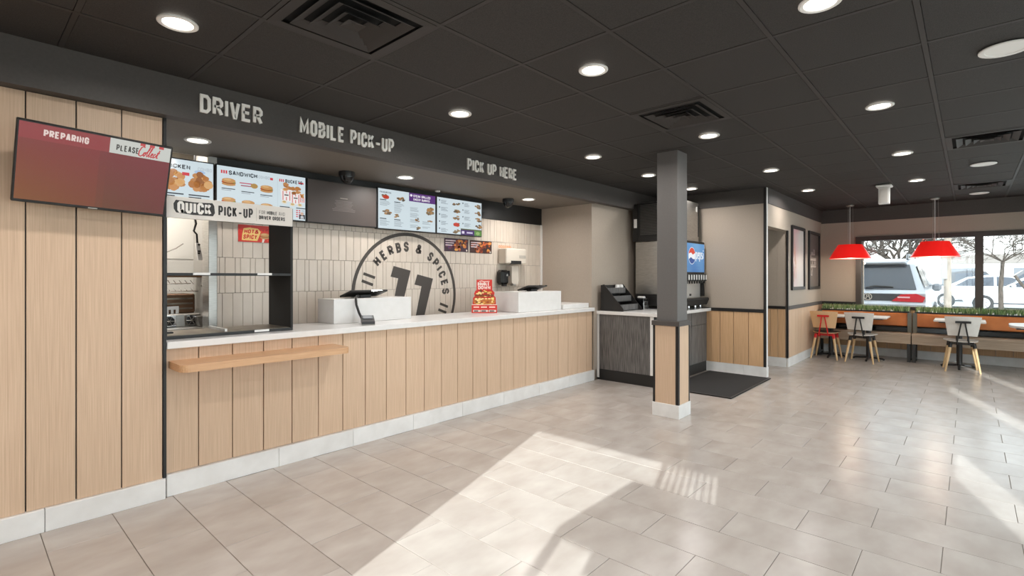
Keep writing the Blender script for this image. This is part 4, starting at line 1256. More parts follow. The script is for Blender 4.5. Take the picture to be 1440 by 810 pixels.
for x, y, r, lab in ((3.879, -.146, .115, 'large unlit white ceiling speaker cut by the picture edge'), (7.661, -.108, .112, 'unlit white round ceiling speaker beyond the pale vent'), (10.258, -.098, .112, 'unlit white round ceiling speaker nearest the window wall')):
    downlight(x, y, ZL, lab, 'unlit round ceiling speakers', False, r)

def vent(x, y, label):
    cx_, cy_ = x+GXS/2, y+GYS/2
    t = thing('ceiling_vent', label, 'vent', (cx_, cy_, ZC), 'square ceiling diffusers')
    hx, hy = GXS/2-.013, GYS/2-.013
    MB().box(cx_-hx, cx_+hx, cy_-hy, cy_+hy, ZC+.018, ZC+.024).build('plenum', mat('vent_black', (8, 8, 8), .9), t)
    def ring(so, si, zo, zi, th=.002):
        mb = MB()
        o_ = [(cx_-so*hx, cy_-so*hy), (cx_+so*hx, cy_-so*hy), (cx_+so*hx, cy_+so*hy), (cx_-so*hx, cy_+so*hy)]
        i_ = [(cx_-si*hx, cy_-si*hy), (cx_+si*hx, cy_-si*hy), (cx_+si*hx, cy_+si*hy), (cx_-si*hx, cy_+si*hy)]
        vs = [(*p, zo) for p in o_]+[(*p, zi) for p in i_]+[(*p, zo+th) for p in o_]+[(*p, zi+th) for p in i_]
        fs = []
        for k in range(4):
            j = (k+1) % 4
            fs += [[k, j, 4+j, 4+k], [8+k, 8+j, 12+j, 12+k], [k, j, 8+j, 8+k], [4+k, 4+j, 12+j, 12+k]]
        mb.add(vs, fs); return mb
    ring(1.0, .84, ZC-.002, ZC-.004).build('frame', M_TBAR, t)
    ring(.74, .58, ZC-.012, ZC+.010).build('louvre', M_TBAR, t)
    ring(.52, .37, ZC-.014, ZC+.010).build('louvre', M_TBAR, t)
    ring(.32, .18, ZC-.016, ZC+.008).build('louvre', M_TBAR, t)
    ring(.16, .01, ZC-.016, ZC-.002).build('centre_plate', M_TBAR, t)
for (x, y), lab in zip(VENTS, ('large dark square ceiling vent nearest the fascia', 'dark square ceiling vent above the grey column', 'brown-grey square ceiling vent at the picture edge between a downlight and a speaker', 'small far square ceiling vent close to the window wall')):
    vent(x, y, lab)

def dome(x, y, z, label):
    t = thing('dome_camera', label, 'camera', (x, y, z), 'dome cameras on the soffit')
    MB().lathe([(.074, 0), (.076, -.030), (.072, -.045)], (x, y, z), 20).build('base', M_BLACK, t, smooth=True)
    MB().lathe([(.066, -.045), (.062, -.066), (.048, -.092), (.026, -.108), (0, -.113)], (x, y, z), 20).build('dome', M_BLKG, t, smooth=True)
dome(2.535, 4.43, 2.409, 'black dome camera on the soffit above the dark menu screen')
dome(4.81, 4.42, 2.409, 'black dome camera on the soffit beside the beige wall')
tag(MB().lathe([(.03, 0), (.03, -.012), (.02, -.018), (0, -.018)], (3.79, 4.60, 2.409), 16).build('smoke_sensor', M_WHITE, at=(3.79, 4.60, 2.409), smooth=True), 'tiny white sensor on the soffit above the last two menu screens', 'sensor')

cb = thing('ceiling_sensor', 'white box hanging from the ceiling between the two red pendant lamps', 'sensor', (8.52, .87, ZC))
MB().box(8.42, 8.62, .78, .96, ZC-.035, ZC-.004, 0, .012).build('mount', M_WHITE, cb)
mb = MB(); mb.prism([(8.455, .81, 2.40), (8.455, .93, 2.40), (8.47, .93, 2.62), (8.47, .81, 2.62)], (.12, 0, 0)); mb.build('housing', M_WHITE, cb)
MB().box(8.452, 8.456, .825, .915, 2.41, 2.60).build('face', mat('sensor_face', (214, 208, 202), .4), cb)

def pendant(x, y, label):
    t = thing('pendant_lamp', label, 'lamp', (x, y, ZC), 'red pendant lamps')
    MB().lathe([(.062, -.003), (.062, -.018), (.045, -.028), (0, -.028)], (x, y, ZC), 20).build('canopy', M_STEEL, t, smooth=True)
    zb, zt, rb, rt_ = 1.725, 1.968, .300, .175
    for k in range(3):
        a = 2*PI*k/3+.5
        MB().tube([(x+.04*math.cos(a), y+.04*math.sin(a), ZC-.02), (x+.05*math.cos(a), y+.05*math.sin(a), zt+.01)], .0022, 5).build('wire', M_STEEL, t)
    MB().tube([(x, y, ZC-.02), (x, y, zt-.02)], .004, 6).build('cord', M_WHITE, t)
    MB().lathe([(rb, zb), (rb+.004, zb+.012), (rt_+.008, zt-.01), (rt_, zt), (0, zt+.004)], (x, y, 0), 40, cap=False).build('shade', M_SHADE, t, smooth=True)
    MB().lathe([(0, zb+.004), (rb-.012, zb+.004), (rb-.012, zb+.010), (0, zb+.010)], (x, y, 0), 40, cap=False).build('diffuser', mat('opal_diffuser', (250, 240, 230), .5), t)
    l = bpy.data.lights.new('pendant_bulb', 'POINT'); l.energy = 6; l.color = (1, .82, .65); l.shadow_soft_size = .04
    lo_ = bpy.data.objects.new('bulb', l); C.objects.link(lo_); lo_.parent = t; lo_.location = (0, 0, 1.68-ZC)
pendant(10.50, 1.555, 'red pendant lamp hanging nearer the corner with the framed posters')
pendant(10.46, .416, 'red pendant lamp hanging in front of the middle of the window')

# ------------------------------------------------------------------ banquette with planters
def bench(y0, y1, label):
    t = thing('banquette', label, 'bench', (10.8, (y0+y1)/2, 0), 'banquette under the window')
    MB().box(10.56, 10.90, y0, y1, .430, .472, 0, .004).build('seat', M_BENCH, t, at=(10.7, (y0+y1)/2, .45))
    MB().box(10.565, 10.60, y0+.002, y1-.002, .300, .430, 0, .002).build('apron', M_BENCH, t, at=(10.6, (y0+y1)/2, .36))
    MB().box(10.765, 10.86, y0+.03, y1-.03, .478, .560, 0, .004).build('lower_rail', M_BLKG, t)
    MB().box(10.775, 10.86, y0+.03, y1-.03, .575, .795, 0, .012).build('back_pad', M_ORANGE, t)
    MB().box(10.86, 10.90, y0+.01, y1-.01, .43, .795).build('back_board', M_BLACK, t)
    for y in (y0+.03, y1-.03):
        for x in (10.575, 10.88):
            MB().box(x, x+.045, y-.022, y+.022, 0, .43 if x > 10.7 else .30, 0, .002).build('leg', M_STRUT, t)
        MB().box(10.75, 10.79, y-.028, y+.028, .472, .80, 0, .003).build('end_post', mat('post_grey', (104, 102, 92), .4), t)
        MB().box(10.60, 10.88, y-.015, y+.015, .03, .06).build('foot_rail', M_STRUT, t)
bench(.725, 2.085, 'banquette section in the corner behind the red-framed chair')
bench(-1.46, .715, 'banquette section behind the lone pale chair, running out of the picture')
def planter(y0, y1, label, seed):
    t = thing('planter', label, 'planter', (10.95, (y0+y1)/2, .796), 'grass planters on the banquette')
    MB().box(10.79, 11.10, y0, y1, .797, .822, 0, .003).build('trough', M_BLACK, t)
    r = random.Random(seed)
    mb = MB()
    n_ = int((y1-y0)*1500)
    for k in range(n_):
        x = r.uniform(10.80, 11.09); y = r.uniform(y0+.01, y1-.01); h = r.uniform(.05, .115)
        a = r.uniform(0, 2*PI); lx, ly = r.uniform(-.02, .02), r.uniform(-.025, .025)
        wx, wy = .003*math.cos(a), .003*math.sin(a)
        mi = r.choice([0, 0, 1, 2, 2])
        mb.add([(x-wx, y-wy, .820), (x+wx, y+wy, .820), (x+wx*.7+lx*.5, y+wy*.7+ly*.5, .82+h*.6), (x+lx, y+ly, .82+h), (x-wx*.7+lx*.5, y-wy*.7+ly*.5, .82+h*.6)], [[0, 1, 2, 3, 4]], mi)
    g = mb.build('grass', [M_GRASS, M_GRASSD, M_GRASSL], t); g['kind'] = 'stuff'
    mb = MB()
    for k in range(int((y1-y0)*16)):
        x, y = r.uniform(10.785, 10.80), r.uniform(y0+.02, y1-.02)
        mb.box(x-.004, x+.004, y-.005, y+.005, .822, .822+r.uniform(.015, .028))
    mb.build('white_tufts', M_WHITE, t)['kind'] = 'stuff'
planter(.76, 2.05, 'planter of artificial grass above the corner section of the banquette', 5)
planter(-1.44, .69, 'planter of artificial grass above the section behind the lone chair', 6)

def table(cx_, cy_, sx, sy, label, rot=0.0, oval=False, zt=.742):
    t = thing('cafe_table', label, 'table', (0, 0, 0), 'cafe tables along the banquette')
    mb = MB()
    if oval:
        pts = []
        for k in range(24):
            a = 2*PI*k/24
            ex = abs(math.cos(a))**.6*math.copysign(1, math.cos(a)); ey = abs(math.sin(a))**.6*math.copysign(1, math.sin(a))
            pts.append((sx/2*ex, sy/2*ey, zt-.03))
        mb.prism(pts, (0, 0, .03))
    else:
        mb.box(-sx/2, sx/2, -sy/2, sy/2, zt-.028, zt, 0, .006)
    mb.build('tabletop', M_GREYPLY, t)
    MB().box(-sx/2+.06, sx/2-.06, -sy/2+.06, sy/2-.06, zt-.045, zt-.028).build('support_plate', M_BLACK, t)
    MB().lathe([(.036, .03), (.036, zt-.045)], (0, 0, 0), 16).build('column', M_STRUT, t, smooth=True)
    for k in range(2):
        mb = MB()
        q_ = .28 if k == 0 else .22
        pts = [(-q_, .012), (-q_+.03, .03), (0, .045), (q_-.03, .03), (q_, .012)]
        if k == 0: mb.tube([(p, 0, z) for p, z in pts], .016, 8)
        else: mb.tube([(0, p, z) for p, z in pts], .016, 8)
        mb.build('foot', M_BLACK, t, smooth=True)
    t.location = (cx_, cy_, 0); t.rotation_euler = (0, 0, rot); WL[t.name] = Vector((cx_, cy_, 0))
    return t
table(10.47, 1.835, .56, .47, 'pale cafe table in the corner behind the red-framed chair')
table(10.47, 1.285, .56, .55, 'pale cafe table behind the dark-framed chair next to the red one')
table(10.47, .125, .56, .60, 'pale cafe table behind the lone pale chair')
table(9.95, -.80, .85, .80, 'pale rounded cafe table cut by the picture edge', oval=True)

# ------------------------------------------------------------------ chairs
def make_chair(label, back_m, seat_m, metal_m, seat_top_m=None):
    """backrest at -X, local origin under the seat centre; rear legs at x = -.19"""
    t = thing('cafe_chair', label, 'chair', (0, 0, 0), 'cafe chairs at the banquette')
    # back plate: trapezoid, gently curved and tilted
    n_ = 8
    def bp(u, v, off):
        hw = .165+.042*v
        y = -hw+2*hw*u
        bow = .035*(1-(2*u-1)**2)
        return (-.205-.055*v-bow+.035+off, y, .535+.285*v+.006*math.sin(PI*u))
    vs = []
    for off in (0, .012):
        for j in range(4):
            for i in range(n_+1): vs.append(bp(i/n_, j/3, off))
    st = n_+1; L = 4*st; fs = []
    for j in range(3):
        for i in range(n_):
            a = j*st+i
            fs.append([a, a+1, a+st+1, a+st]); fs.append([L+a, L+a+st, L+a+st+1, L+a+1])
    for i in range(n_):
        fs.append([i, L+i, L+i+1, i+1]); a = 3*st+i; fs.append([a, a+1, L+a+1, L+a])
    for j in range(3):
        a = j*st; fs.append([a, a+st, L+a+st, L+a]); a = j*st+n_; fs.append([a, L+a, L+a+st, a+st])
    mb = MB(); mb.add(vs, fs); mb.build('backrest', back_m, t, smooth=True)
    # seat: rounded square plate, dished
    pts = []
    for k in range(28):
        a = 2*PI*k/28
        ex = abs(math.cos(a))**.62*math.copysign(1, math.cos(a)); ey = abs(math.sin(a))**.62*math.copysign(1, math.sin(a))
        pts.append((.01+.205*ex, (.205-.02*(ex < 0))*ey))
    mb = MB(); vs = []
    for sc_, z in ((1.0, .446), (1.0, .456), (.75, .452), (.35, .447)):
        vs += [(.01+(x-.01)*sc_, y*sc_, z+.010*(abs(y)/.2)**2*sc_) for x, y in pts]
    fs = []
    for j in range(3):
        for k in range(28): fs.append([j*28+k, j*28+(k+1) % 28, (j+1)*28+(k+1) % 28, (j+1)*28+k])
    fs.append([3*28+k for k in range(28)]); fs.append(list(range(28))[::-1])
    mb.add(vs, fs); mb.build('seat', seat_m, t, smooth=True)
    if seat_top_m:
        mb = MB(); mb.prism([(.01+(x-.01)*.93, y*.93, .4605) for x, y in pts], (0, 0, .004)); mb.build('seat_pad', seat_top_m, t)
    # metal bracket behind the back: bar and two converging rods
    MB().box(-.268, -.256, -.088, .088, .728, .760, 0, .003).build('back_bar', metal_m, t)
    for q in (-1, 1):
        MB().tube([(-.262, q*.022, .735), (-.255, q*.030, .68), (-.235, q*.062, .47), (-.215, q*.070, .415), (-.15, q*.075, .412)], .0095, 8).build('back_rod', metal_m, t, smooth=True)
    for q in (-1, 1):
        MB().box(-.19, -.15, q*.062-.012, q*.062+.012, .462, .545, 0, .003).build('back_post', M_BLACK, t)
    mb = MB()
    mb.box(-.16, .17, -.145, -.115, .405, .425, 0, .003); mb.box(-.16, .17, .115, .145, .405, .425, 0, .003)
    mb.box(-.16, -.13, -.115, .115, .405, .425, 0, .003); mb.box(.14, .17, -.115, .115, .405, .425, 0, .003); mb.box(-.05, .05, -.115, .115, .420, .446, 0, .003)
    mb.build('seat_frame', metal_m, t)
    for sx in (-1, 1):
        for sy in (-1, 1):
            top = Vector((.005+sx*.140, sy*.130, .415)); bot = Vector((.005+sx*.205, sy*.195, 0.0))
            d = (bot-top)
            lg = MB().tube([top, top+d*.12, top+d*.55, bot], [.019, .021, .0175, .011], 12).build('leg', M_LEG, t, smooth=True)
            MB().tube([top-d*.03, top+d*.14], [.024, .0225], 12).build('socket', metal_m, lg, smooth=True)
    return t
M_DKMET = mat('dark_metal', (44, 42, 41), .4, .3)
c1 = make_chair('cafe chair with blond wood back and bright red metal frame in the corner', M_BLOND, M_BLOND, M_RED, M_SEATD)
c2 = make_chair('cafe chair with pale grey back and black frame next to the red-framed chair', M_GREYPLY, M_GREYPLY, M_DKMET)
c1.location = (10.17, 1.852, 0)
c2.location = (10.14, 1.335, 0); c2.rotation_euler = (0, 0, math.radians(-4))
dup(c2, (10.14, .10, 0), math.radians(5), 'lone cafe chair with pale back and black frame in front of the window middle')

# ------------------------------------------------------------------ kitchen seen through the pick-up unit
kl = bpy.data.lights.new('kitchen_panel_fill', 'AREA'); kl.shape = 'RECTANGLE'; kl.size = 1.1; kl.size_y = .5; kl.energy = 34; kl.color = (1, .95, .88)  # fill lamp and its panel, both out of view, added to light the kitchen
ko = bpy.data.objects.new('kitchen_fill_lamp', kl); C.objects.link(ko); ko.location = (1.0, 5.3, 2.62)
kf = thing('kitchen_fill_light', 'unseen white light panel added to light the kitchen', 'ceiling light', (1.0, 5.3, 2.655))
MB().box(.42, 1.58, 5.02, 5.58, 2.64, 2.658).build('panel', M_WHITE, kf)
wp = struct('wall_kitchen_panel', MB().box(.6, 2.60, 5.98, 6.0, 0, 2.66), M_KWHITE)
MB().box(.6, 1.8, 5.976, 5.98, 1.585, 1.592).build('seam_strip', mat('seam_grey', (196, 192, 184), .5), wp)
tag(MB().box(1.60, 1.98, 5.35, 5.70, 0, 2.66, 0, .004).build('steel_post', mat('pale_steel', (176, 172, 166), .45, .25), at=(1.66, 5.5, 0)), 'brushed steel post in the kitchen behind the pick-up unit', 'post')
tag(MB().tube([(1.15, 5.9, 1.60), (1.28, 5.9, 1.605), (1.40, 5.9, 1.64), (1.50, 5.9, 1.69), (1.56, 5.88, 1.74)], .006, 6).build('wall_cable', mat('cable_grey', (150, 142, 130), .5), smooth=True), 'thin grey cable sagging across the white kitchen wall', 'cable')
hv = thing('hanging_timer', 'slim white device with black buttons hanging in the kitchen', 'device', (1.55, 5.34, 1.55))
mb = MB(); mb.prism([(1.515, 5.33, 1.72), (1.545, 5.33, 1.72), (1.575, 5.33, 1.56), (1.535, 5.33, 1.56)], (0, .02, 0)); mb.build('body', M_WHITE, hv)
for z, s_ in ((1.705, .02), (1.645, .022), (1.625, .018)):
    MB().box(1.53, 1.53+s_, 5.325, 5.331, z-.008, z+.006).build('button', M_BLACK, hv)
MB().tube([(1.53, 5.34, 1.72), (1.525, 5.34, 1.80), (1.50, 5.34, 1.83), (1.52, 5.34, 1.90), (1.51, 5.34, 1.95), (1.51, 5.34, 2.66)], .009, 7).build('hook', M_BLACK, hv, smooth=True)
kb = thing('kitchen_bench', 'long steel kitchen bench behind the pick-up unit', 'worktop', (1.1, 5.4, 0))
MB().box(.5, 1.60, 4.97, 5.80, .93, .965, 0, .004).build('top', M_STEEL, kb)
MB().box(.52, 1.58, 5.10, 5.78, .1, .93).build('cupboard', M_STEELD, kb)
for x, y in ((.55, 5.1), (1.55, 5.1), (.55, 5.75), (1.55, 5.75)): MB().box(x-.02, x+.02, y-.02, y+.02, 0, .1).build('leg', M_STEEL, kb)
fr = thing('fryer', 'steel fryer with two round fans and a brown hood on the kitchen bench', 'fryer', (1.3, 5.4, .966))
MB().box(1.05, 1.50, 5.15, 5.55, .966, 1.075, 0, .004).build('body', M_STEEL, fr)
for x in (1.255, 1.425):
    fb = MB().box(x-.055, x+.055, 5.13, 5.15, .972, 1.07, 0, .003).build('fan_housing', M_CHROME, fr)
    MB().lathe([(.040, 0), (.040, -.006), (.010, -.010), (0, -.010)], (x, 5.13, 1.02), 18, ax='Y').build('fan', M_BLACK, fb)
    mb = MB()
    for k in range(6):
        a = 2*PI*k/6
        mb.tube([(x, 5.118, 1.02), (x+.042*math.cos(a), 5.122, 1.02+.042*math.sin(a))], .002, 4)
    mb.build('guard', M_STEEL, fb)
MB().box(1.05, 1.50, 5.30, 5.60, 1.075, 1.25, 0, .01).build('hood', M_BROWN, fr)
for k in range(3):
    MB().box(1.10, 1.48, 5.292, 5.302, 1.11+.045*k, 1.125+.045*k).build('slat', M_STEELD, fr)
MB().box(1.05, 1.60, 5.45, 5.60, 1.40, 1.43).build('shelf', M_BROWN, fr)
for z in (1.27, 1.34):
    for k in range(9):
        MB().tube([(1.12+.045*k, 5.28, z), (1.14+.045*k, 5.44, z+.03)], .004, 5).build('wire', M_CHROME, fr)
MB().tube([(1.08, 5.28, 1.27), (1.52, 5.28, 1.275)], .006, 6).build('rail', M_CHROME, fr)
MB().tube([(1.08, 5.28, 1.34), (1.46, 5.28, 1.345)], .006, 6).build('rail', M_CHROME, fr)
tag(MB().tube([(1.545, 5.14, .966), (1.550, 5.14, 1.10), (1.530, 5.15, 1.18), (1.54, 5.17, 1.30), (1.52, 5.2, 1.33)], .010, 7).build('steel_hose', M_STEEL, smooth=True), 'pale bent steel pipe rising beside the kitchen fryer', 'pipe')
sp = thing('steel_pan', 'grey steel pan standing beside the fryer', 'pan', (1.53, 5.04, .966))
mb = MB(); mb.prism([(1.43, 4.99, 1.055), (1.455, 4.99, .968), (1.555, 4.99, .968), (1.575, 4.99, 1.055)], (0, .10, 0)); mb.build('tray', M_STEEL, sp)
MB().box(1.42, 1.585, 4.98, 5.10, 1.055, 1.062).build('rim', M_CHROME, sp)
lh = thing('label_holder', 'small white label holder standing on the kitchen fryer', 'label holder', (1.29, 5.2, 1.076))
mb = MB(); mb.box(1.245, 1.345, 5.20, 5.205, 1.115, 1.145); mb.box(1.245, 1.268, 5.20, 5.205, 1.078, 1.115); mb.box(1.322, 1.345, 5.20, 5.205, 1.078, 1.115); mb.box(1.285, 1.305, 5.20, 5.205, 1.078, 1.115)
mb.build('plate', M_WHITE, lh)

# ------------------------------------------------------------------ outside the window
GZ = .05
gr_ = struct('ground', MB().box(11.6, 90, -50, 50, -.2, GZ), noisy('pale_concrete', (206, 204, 200), (192, 190, 187), nscale=.4, rough=.8))
def car(name, label, prof, wz, color, loc, rz, wins, length, group='cars parked outside', wheels=(.78, -.82), wr=.33, extra=None):
    """profile in (x, z), x = 0 at the middle, +x forward; wz(z) gives the half width"""
    t = thing(name, label, 'car', (0, 0, 0), group)
    mb = MB(); n_ = len(prof)
    vs = [(x, wz(z), z) for x, z in prof]+[(x, -wz(z), z) for x, z in prof]
    fs = [[i, (i+1) % n_, n_+(i+1) % n_, n_+i] for i in range(n_)]
    mb.add(vs, fs); mb.add(vs[:n_], [list(range(n_))]); mb.add(vs[n_:], [list(range(n_))[::-1]])
    mb.build('body', color, t, smooth=True, ang=28)
    for kind, pts in wins:
        if kind == 'side':
            for q in (-1, 1):
                mb = MB(); mb.add([(x, q*(wz(z)+.008), z) for x, z in pts], [list(range(len(pts)))]); mb.build('side_window', M_CARG, t)
        else:
            (xa, za), (xb, zb) = pts
            d = Vector((zb-za, 0, -(xb-xa))).normalized()*.01
            if kind == 'rear': d = -d if d.x > 0 else d
            else: d = d if d.x > 0 else -d
            mb = MB(); mb.add([(xa+d.x, wz(za)-.12, za+d.z), (xa+d.x, -wz(za)+.12, za+d.z), (xb+d.x, -wz(zb)+.08, zb+d.z), (xb+d.x, wz(zb)-.08, zb+d.z)], [[0, 1, 2, 3]])
            mb.build('windscreen' if kind == 'front' else 'rear_window', M_CARG, t)
    for x in (length/2*wheels[0]-.12, length/2*wheels[1]+.12):
        for q in (-1, 1):
            yy = q*(wz(.4)-.10)
            wh = MB().lathe([(wr*.6, -.11), (wr*.95, -.11), (wr, -.07), (wr, .07), (wr*.95, .11), (wr*.6, .11)], (x, yy, wr), 20, ax='Y').build('wheel', mat('tyre', (48, 48, 50), .8), t, smooth=True)
            MB().lathe([(0, .125*q), (wr*.62, .125*q), (wr*.66, .10*q)], (x, yy, wr), 16, ax='Y', cap=False).build('hubcap', mat('alloy', (198, 198, 200), .3, .6), wh)
            mb = MB()
            for k in range(5):
                a = 2*PI*k/5
                mb.box(-.02, .02, -.004, .004, .06, wr*.6)
                mb.v[-8:] = [Matrix.Translation((x, yy+.129*q, wr)) @ Matrix.Rotation(a, 4, 'Y') @ v for v in mb.v[-8:]]
            mb.build('spokes', mat('spoke_dark', (120, 120, 124), .4), wh)
    if extra: extra(t, wz)
    t.location = loc; t.rotation_euler = (0, 0, rz); WL[t.name] = Vector(loc)
    return t
M_CARG = mat('car_glass', (66, 71, 80), .12)
M_CARW = mat('white_car_paint', (196, 198, 202), .25, coat=.5)
M_CARS = mat('silver_car_paint', (176, 179, 186), .28, .2, coat=.4)
M_CARD = mat('dark_car_paint', (62, 64, 70), .3, coat=.4)
M_TAIL = mat('tail_light', (206, 40, 52), .25)
suvp = [(-2.30, .42), (-2.36, .55), (-2.34, .80), (-2.26, .86), (-2.24, 1.02), (-2.16, 1.10), (-1.90, 1.62), (-1.78, 1.70), (-1.2, 1.76), (0, 1.76), (.55, 1.68), (1.25, 1.12), (2.1, 1.0), (2.32, .82), (2.36, .5), (2.25, .34), (-2.2, .34)]
def suvw(z): return .95 if z < 1.0 else .95-.25*(z-1.0)/.76
def suv_extra(t, wz):
    # licence band, emblem, tail lights, wiper, spoiler, rails, mirrors
    mb = MB(); mb.add([(-2.262, .80, .87), (-2.262, -.80, .87), (-2.248, -.80, 1.01), (-2.248, .80, 1.01)], [[0, 1, 2, 3]]); mb.build('tailgate_band', M_CARD, t)
    for q in (-1, 1):
        mb = MB(); mb.prism([(-2.285, q*.40, .865), (-2.285, q*.90, .85), (-2.285, q*.94, .95), (-2.275, q*.80, 1.02), (-2.272, q*.55, 1.0)], (.06, 0, 0)); tl = mb.build('tail_light', M_TAIL, t)
        MB().box(-2.292, -2.284, q*.50-.0, q*.70, .93, .96).build('lens', mat('pale_lens', (244, 190, 196), .2), tl)
        MB().tube([(-1.75, q*.62, 1.73), (-1.65, q*.62, 1.83), (.2, q*.62, 1.83), (.35, q*.62, 1.75)], .022, 6).build('roof_rail', M_CARD, t, smooth=True)
        mr_ = MB().box(.72, .88, q*1.0-.09, q*1.0+.11 if q > 0 else q*1.0+.09, 1.02, 1.20, 0, .05).build('mirror', M_CARD, t, smooth=True)
    MB().box(-2.02, -1.75, -.62, .62, 1.63, 1.69, 0, .02).build('spoiler', M_CARS, t)
    MB().tube([(-2.20, .05, 1.13), (-2.18, -.10, 1.17), (-2.16, -.42, 1.15)], .016, 6).build('wiper', M_BLACK, t)
    MB().lathe([(.075, 0), (.075, -.010), (.060, -.010), (.060, 0)], (-2.262, 0, .945), 24, ax='X', cap=False).build('emblem_ring', M_CHROME, t)
    mb = MB()
    for st in ([(-.035, -.05), (-.012, .05)], [(.035, -.05), (.012, .05)], [(-.024, .0), (.024, .0)]):
        for q in strokes2d(st, .016): mb.add([(-2.268, -p.x, .945+p.y) for p in q], [[0, 1, 2, 3]])
    mb.build('emblem_letter', M_CHROME, t)
    MB().box(-2.385, -2.36, -.88, .88, .50, .60, 0, .01).build('bumper_strip', M_CARD, t)
car('silver_suv', 'silver sport utility car seen from behind just outside the window', suvp, suvw, M_CARS, (15.2, 1.60, GZ), 0.0,
    [('rear', ((-2.165, 1.10), (-1.905, 1.61))), ('side', [(-1.75, 1.14), (-1.5, 1.58), (-.4, 1.62), (-.4, 1.14)]), ('side', [(-.3, 1.14), (-.3, 1.62), (.5, 1.56), (1.0, 1.14)]), ('front', ((1.22, 1.14), (.58, 1.65)))],
    4.7, wr=.37, extra=suv_extra)
sedp = [(-2.25, .40), (-2.32, .60), (-2.22, .92), (-1.70, .98), (-1.05, 1.36), (-.4, 1.45), (.35, 1.40), (1.10, .98), (1.9, .84), (2.26, .66), (2.28, .42), (2.1, .24), (-2.1, .24)]
def sedw(z): return .88 if z < .92 else .88-.28*(z-.92)/.53
def sed_extra(t, wz):
    for q in (-1, 1):
        MB().box(-2.29, -2.18, q*.62-.14, q*.62+.14, .70, .86, 0, .02).build('tail_light', M_TAIL, t)
        MB().box(2.12, 2.25, q*.62-.14, q*.62+.14, .62, .74, 0, .02).build('headlight', M_GLASSY, t)
        MB().box(.75, .88, q*.92-.06, q*.92+.06, .96, 1.08, 0, .03).build('mirror', M_CARW, t)
        MB().box(-2.0, 2.0, q*.885-.004, q*.885+.004, .30, .36).build('sill', M_CARD, t)
M_GLASSY = mat('headlight_lens', (226, 230, 234), .1)
sw = [('side', [(-1.45, .98), (-1.0, 1.30), (-.2, 1.38), (-.2, .98)]), ('side', [(-.12, .98), (-.12, 1.38), (.35, 1.34), (.98, .98)]), ('rear', ((-1.68, 1.0), (-1.08, 1.34))), ('front', ((1.07, 1.0), (.38, 1.38)))]
car('white_sedan', 'white sedan parked side on beyond the utility pole', sedp, sedw, M_CARW, (30.6, -.95, GZ), -PI/2, sw, 4.6, extra=sed_extra)
car('white_sedan', 'white sedan parked side on behind the window mullion, wheel toward us', sedp, sedw, M_CARW, (28.2, -2.05, GZ), PI/2, sw, 4.6, extra=sed_extra)
pkp = [(-2.6, .5), (-2.65, .95), (-1.0, .98), (-.85, 1.62), (-.2, 1.72), (.5, 1.66), (1.05, 1.10), (2.3, 1.0), (2.55, .7), (2.5, .4), (-2.5, .4)]
pw = [('side', [(-.72, 1.05), (-.68, 1.55), (0, 1.6), (0, 1.05)]), ('side', [(.06, 1.05), (.06, 1.6), (.5, 1.55), (.9, 1.05)]), ('front', ((1.02, 1.12), (.52, 1.62)))]
def pkw(z): return .95 if z < 1.0 else .95-.2*(z-1)/.7
car('dark_pickup', 'dark grey pickup parked behind the white sedan by the utility pole', pkp, pkw, M_CARD, (37.2, -.1, GZ), -PI/2, pw, 5.2)
car('dark_suv', 'dark grey car parked behind the white sedan under the bare tree', suvp, suvw, M_CARD, (34.5, -2.4, GZ), PI/2, [('side', [(-1.75, 1.14), (-1.5, 1.58), (-.4, 1.62), (-.4, 1.14)]), ('side', [(-.3, 1.14), (-.3, 1.62), (.5, 1.56), (1.0, 1.14)]), ('rear', ((-2.165, 1.10), (-1.905, 1.61)))], 4.7)

M_BARK = noisy('grey_bark', (84, 75, 68), (50, 44, 40), (8, 8, 2), 3, 4, .9)
def bare_tree(label, base, h0, r0, seed, spread=1.0, levels=6):
    t = thing('bare_tree', label, 'tree', base, 'bare trees outside')
    r = random.Random(seed)
    trunk = MB(); br = MB()
    B = Vector(base)
    top = B+Vector((r.uniform(-.1, .1), r.uniform(-.15, .15), h0))
    trunk.tube([B, B+Vector((.02, .02, h0*.5)), top], [r0*1.15, r0, r0*.8], 9)
    def grow(p, d, L, rad, lv):
        q = p+d*L*.5+Vector((r.uniform(-.06, .06), r.uniform(-.06, .06), r.uniform(-.03, .05)))*L
        e = p+d*L+Vector((r.uniform(-.12, .12), r.uniform(-.12, .12), r.uniform(-.08, .08)))*L
        br.tube([p, q, e], [rad, rad*.82, rad*.62], 5 if rad > .02 else 4, caps=False)
        if lv <= 0: return
        for k in range(r.choice([2, 3, 3, 3])):
            nd = (e-q).normalized()+Vector((r.uniform(-1, 1), r.uniform(-1, 1), r.uniform(-.55, .75)))*.75*spread
            nd.normalize()
            grow(e if k else q, nd, L*r.uniform(.66, .86), max(rad*.66, .006), lv-1)
    for k in range(8):
        a = 2*PI*k/8+r.uniform(-.3, .3)
        d = Vector((math.cos(a)*.8*spread, math.sin(a)*.8*spread, .75)).normalized()
        grow(top, d, (h0*.42+.35)*.62, r0*.34, levels-1)
    trunk.build('trunk', M_BARK, t, smooth=True); br.build('branches', M_BARK, t, smooth=True)
bare_tree('bare tree behind the silver car', (20, 1.85, GZ), 1.75, .15, 4, 1.2, 7)
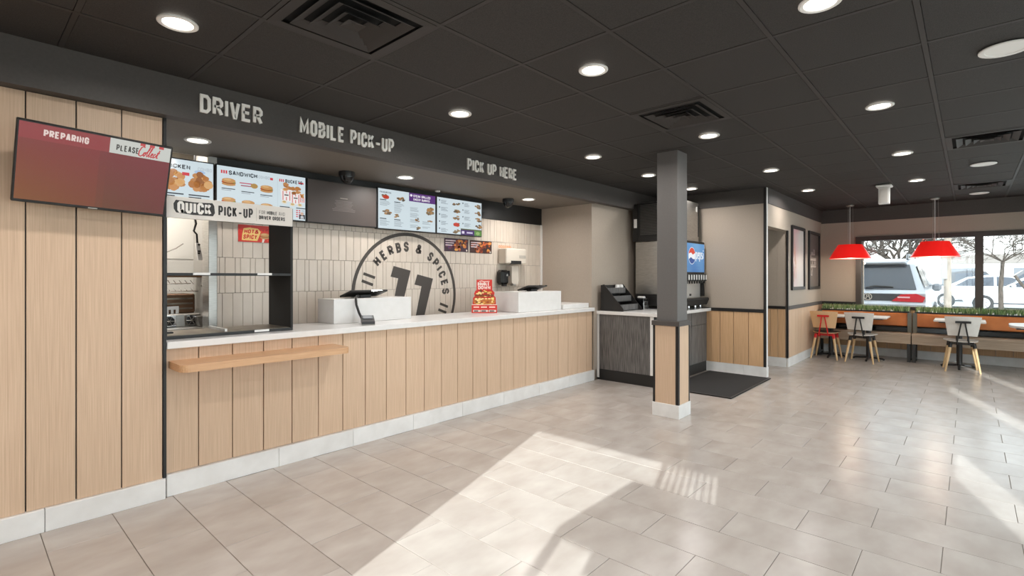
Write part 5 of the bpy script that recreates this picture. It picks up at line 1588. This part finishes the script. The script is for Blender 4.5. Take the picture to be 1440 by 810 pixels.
bare_tree('thin bare tree behind the white sedans beyond the mullion', (25, -.82, GZ), 1.9, .07, 9, 1.3, 6)
bare_tree('far bare tree at the picture edge beyond the parked cars', (33, -4.0, GZ), 2.6, .14, 15, 1.2, 6)
up_ = thing('utility_pole', 'grey utility pole standing outside the middle of the window', 'pole', (18.2, .46, GZ))
MB().tube([(18.2, .46, GZ), (18.2, .455, 3.2), (18.2, .45, 7.5)], [.085, .075, .06], 12).build('pole', noisy('pole_wood', (140, 128, 116), (108, 98, 88), (6, 6, 1), 4, 3, .8), up_, smooth=True)
MB().box(18.08, 18.12, .46, .60, 1.35, 2.25, 0, .01).build('meter_box', mat('box_grey', (126, 122, 118), .6), up_)
st_ = thing('leaning_stake', 'grey leaning stake beside the thin bare tree', 'stake', (19.5, -1.15, GZ))
MB().tube([(19.5, -1.30, .75), (19.5, -.90, 1.45)], .035, 8).build('stake', M_BARK, st_)
bd = thing('shop_building', 'long white building across the street', 'building', (44, 0, GZ))
MB().box(44, 50, -40, 40, GZ, 6.5).build('wall', mat('white_render', (226, 224, 221), .7), bd)
MB().box(43.9, 44, -40, 0.9, 2.3, 2.85).build('canopy', mat('grey_canopy', (120, 114, 110), .6), bd)
for a, b, z0_, z1_ in ((2.15, 2.75, 3.0, 3.55), (1.75, 2.75, 3.75, 4.15), (4.3, 5.2, 1.6, 2.1)):
    MB().box(43.93, 44, a, b, z0_, z1_).build('brick_panel', mat('brick_red', (156, 76, 56), .8), bd)
for k in range(5):
    y = -14+k*3.4
    wnd = MB().box(43.94, 44, y, y+1.8, .9, 2.0).build('window', mat('shop_window', (110, 114, 120), .2), bd)
fe = thing('street_fence', 'low pale fence running along the far side of the street', 'fence', (40, -3, GZ))
for k in range(14):
    y = .3-k*.9
    MB().box(39.96, 40.04, y-.04, y+.04, GZ, 1.5).build('post', mat('fence_grey', (110, 106, 102), .7), fe)
for z in (1.0, 1.42): MB().box(39.97, 40.03, -11.5, .4, z, z+.07).build('rail', mat('fence_grey', (110, 106, 102), .7), fe)
bpy.context.view_layer.update()
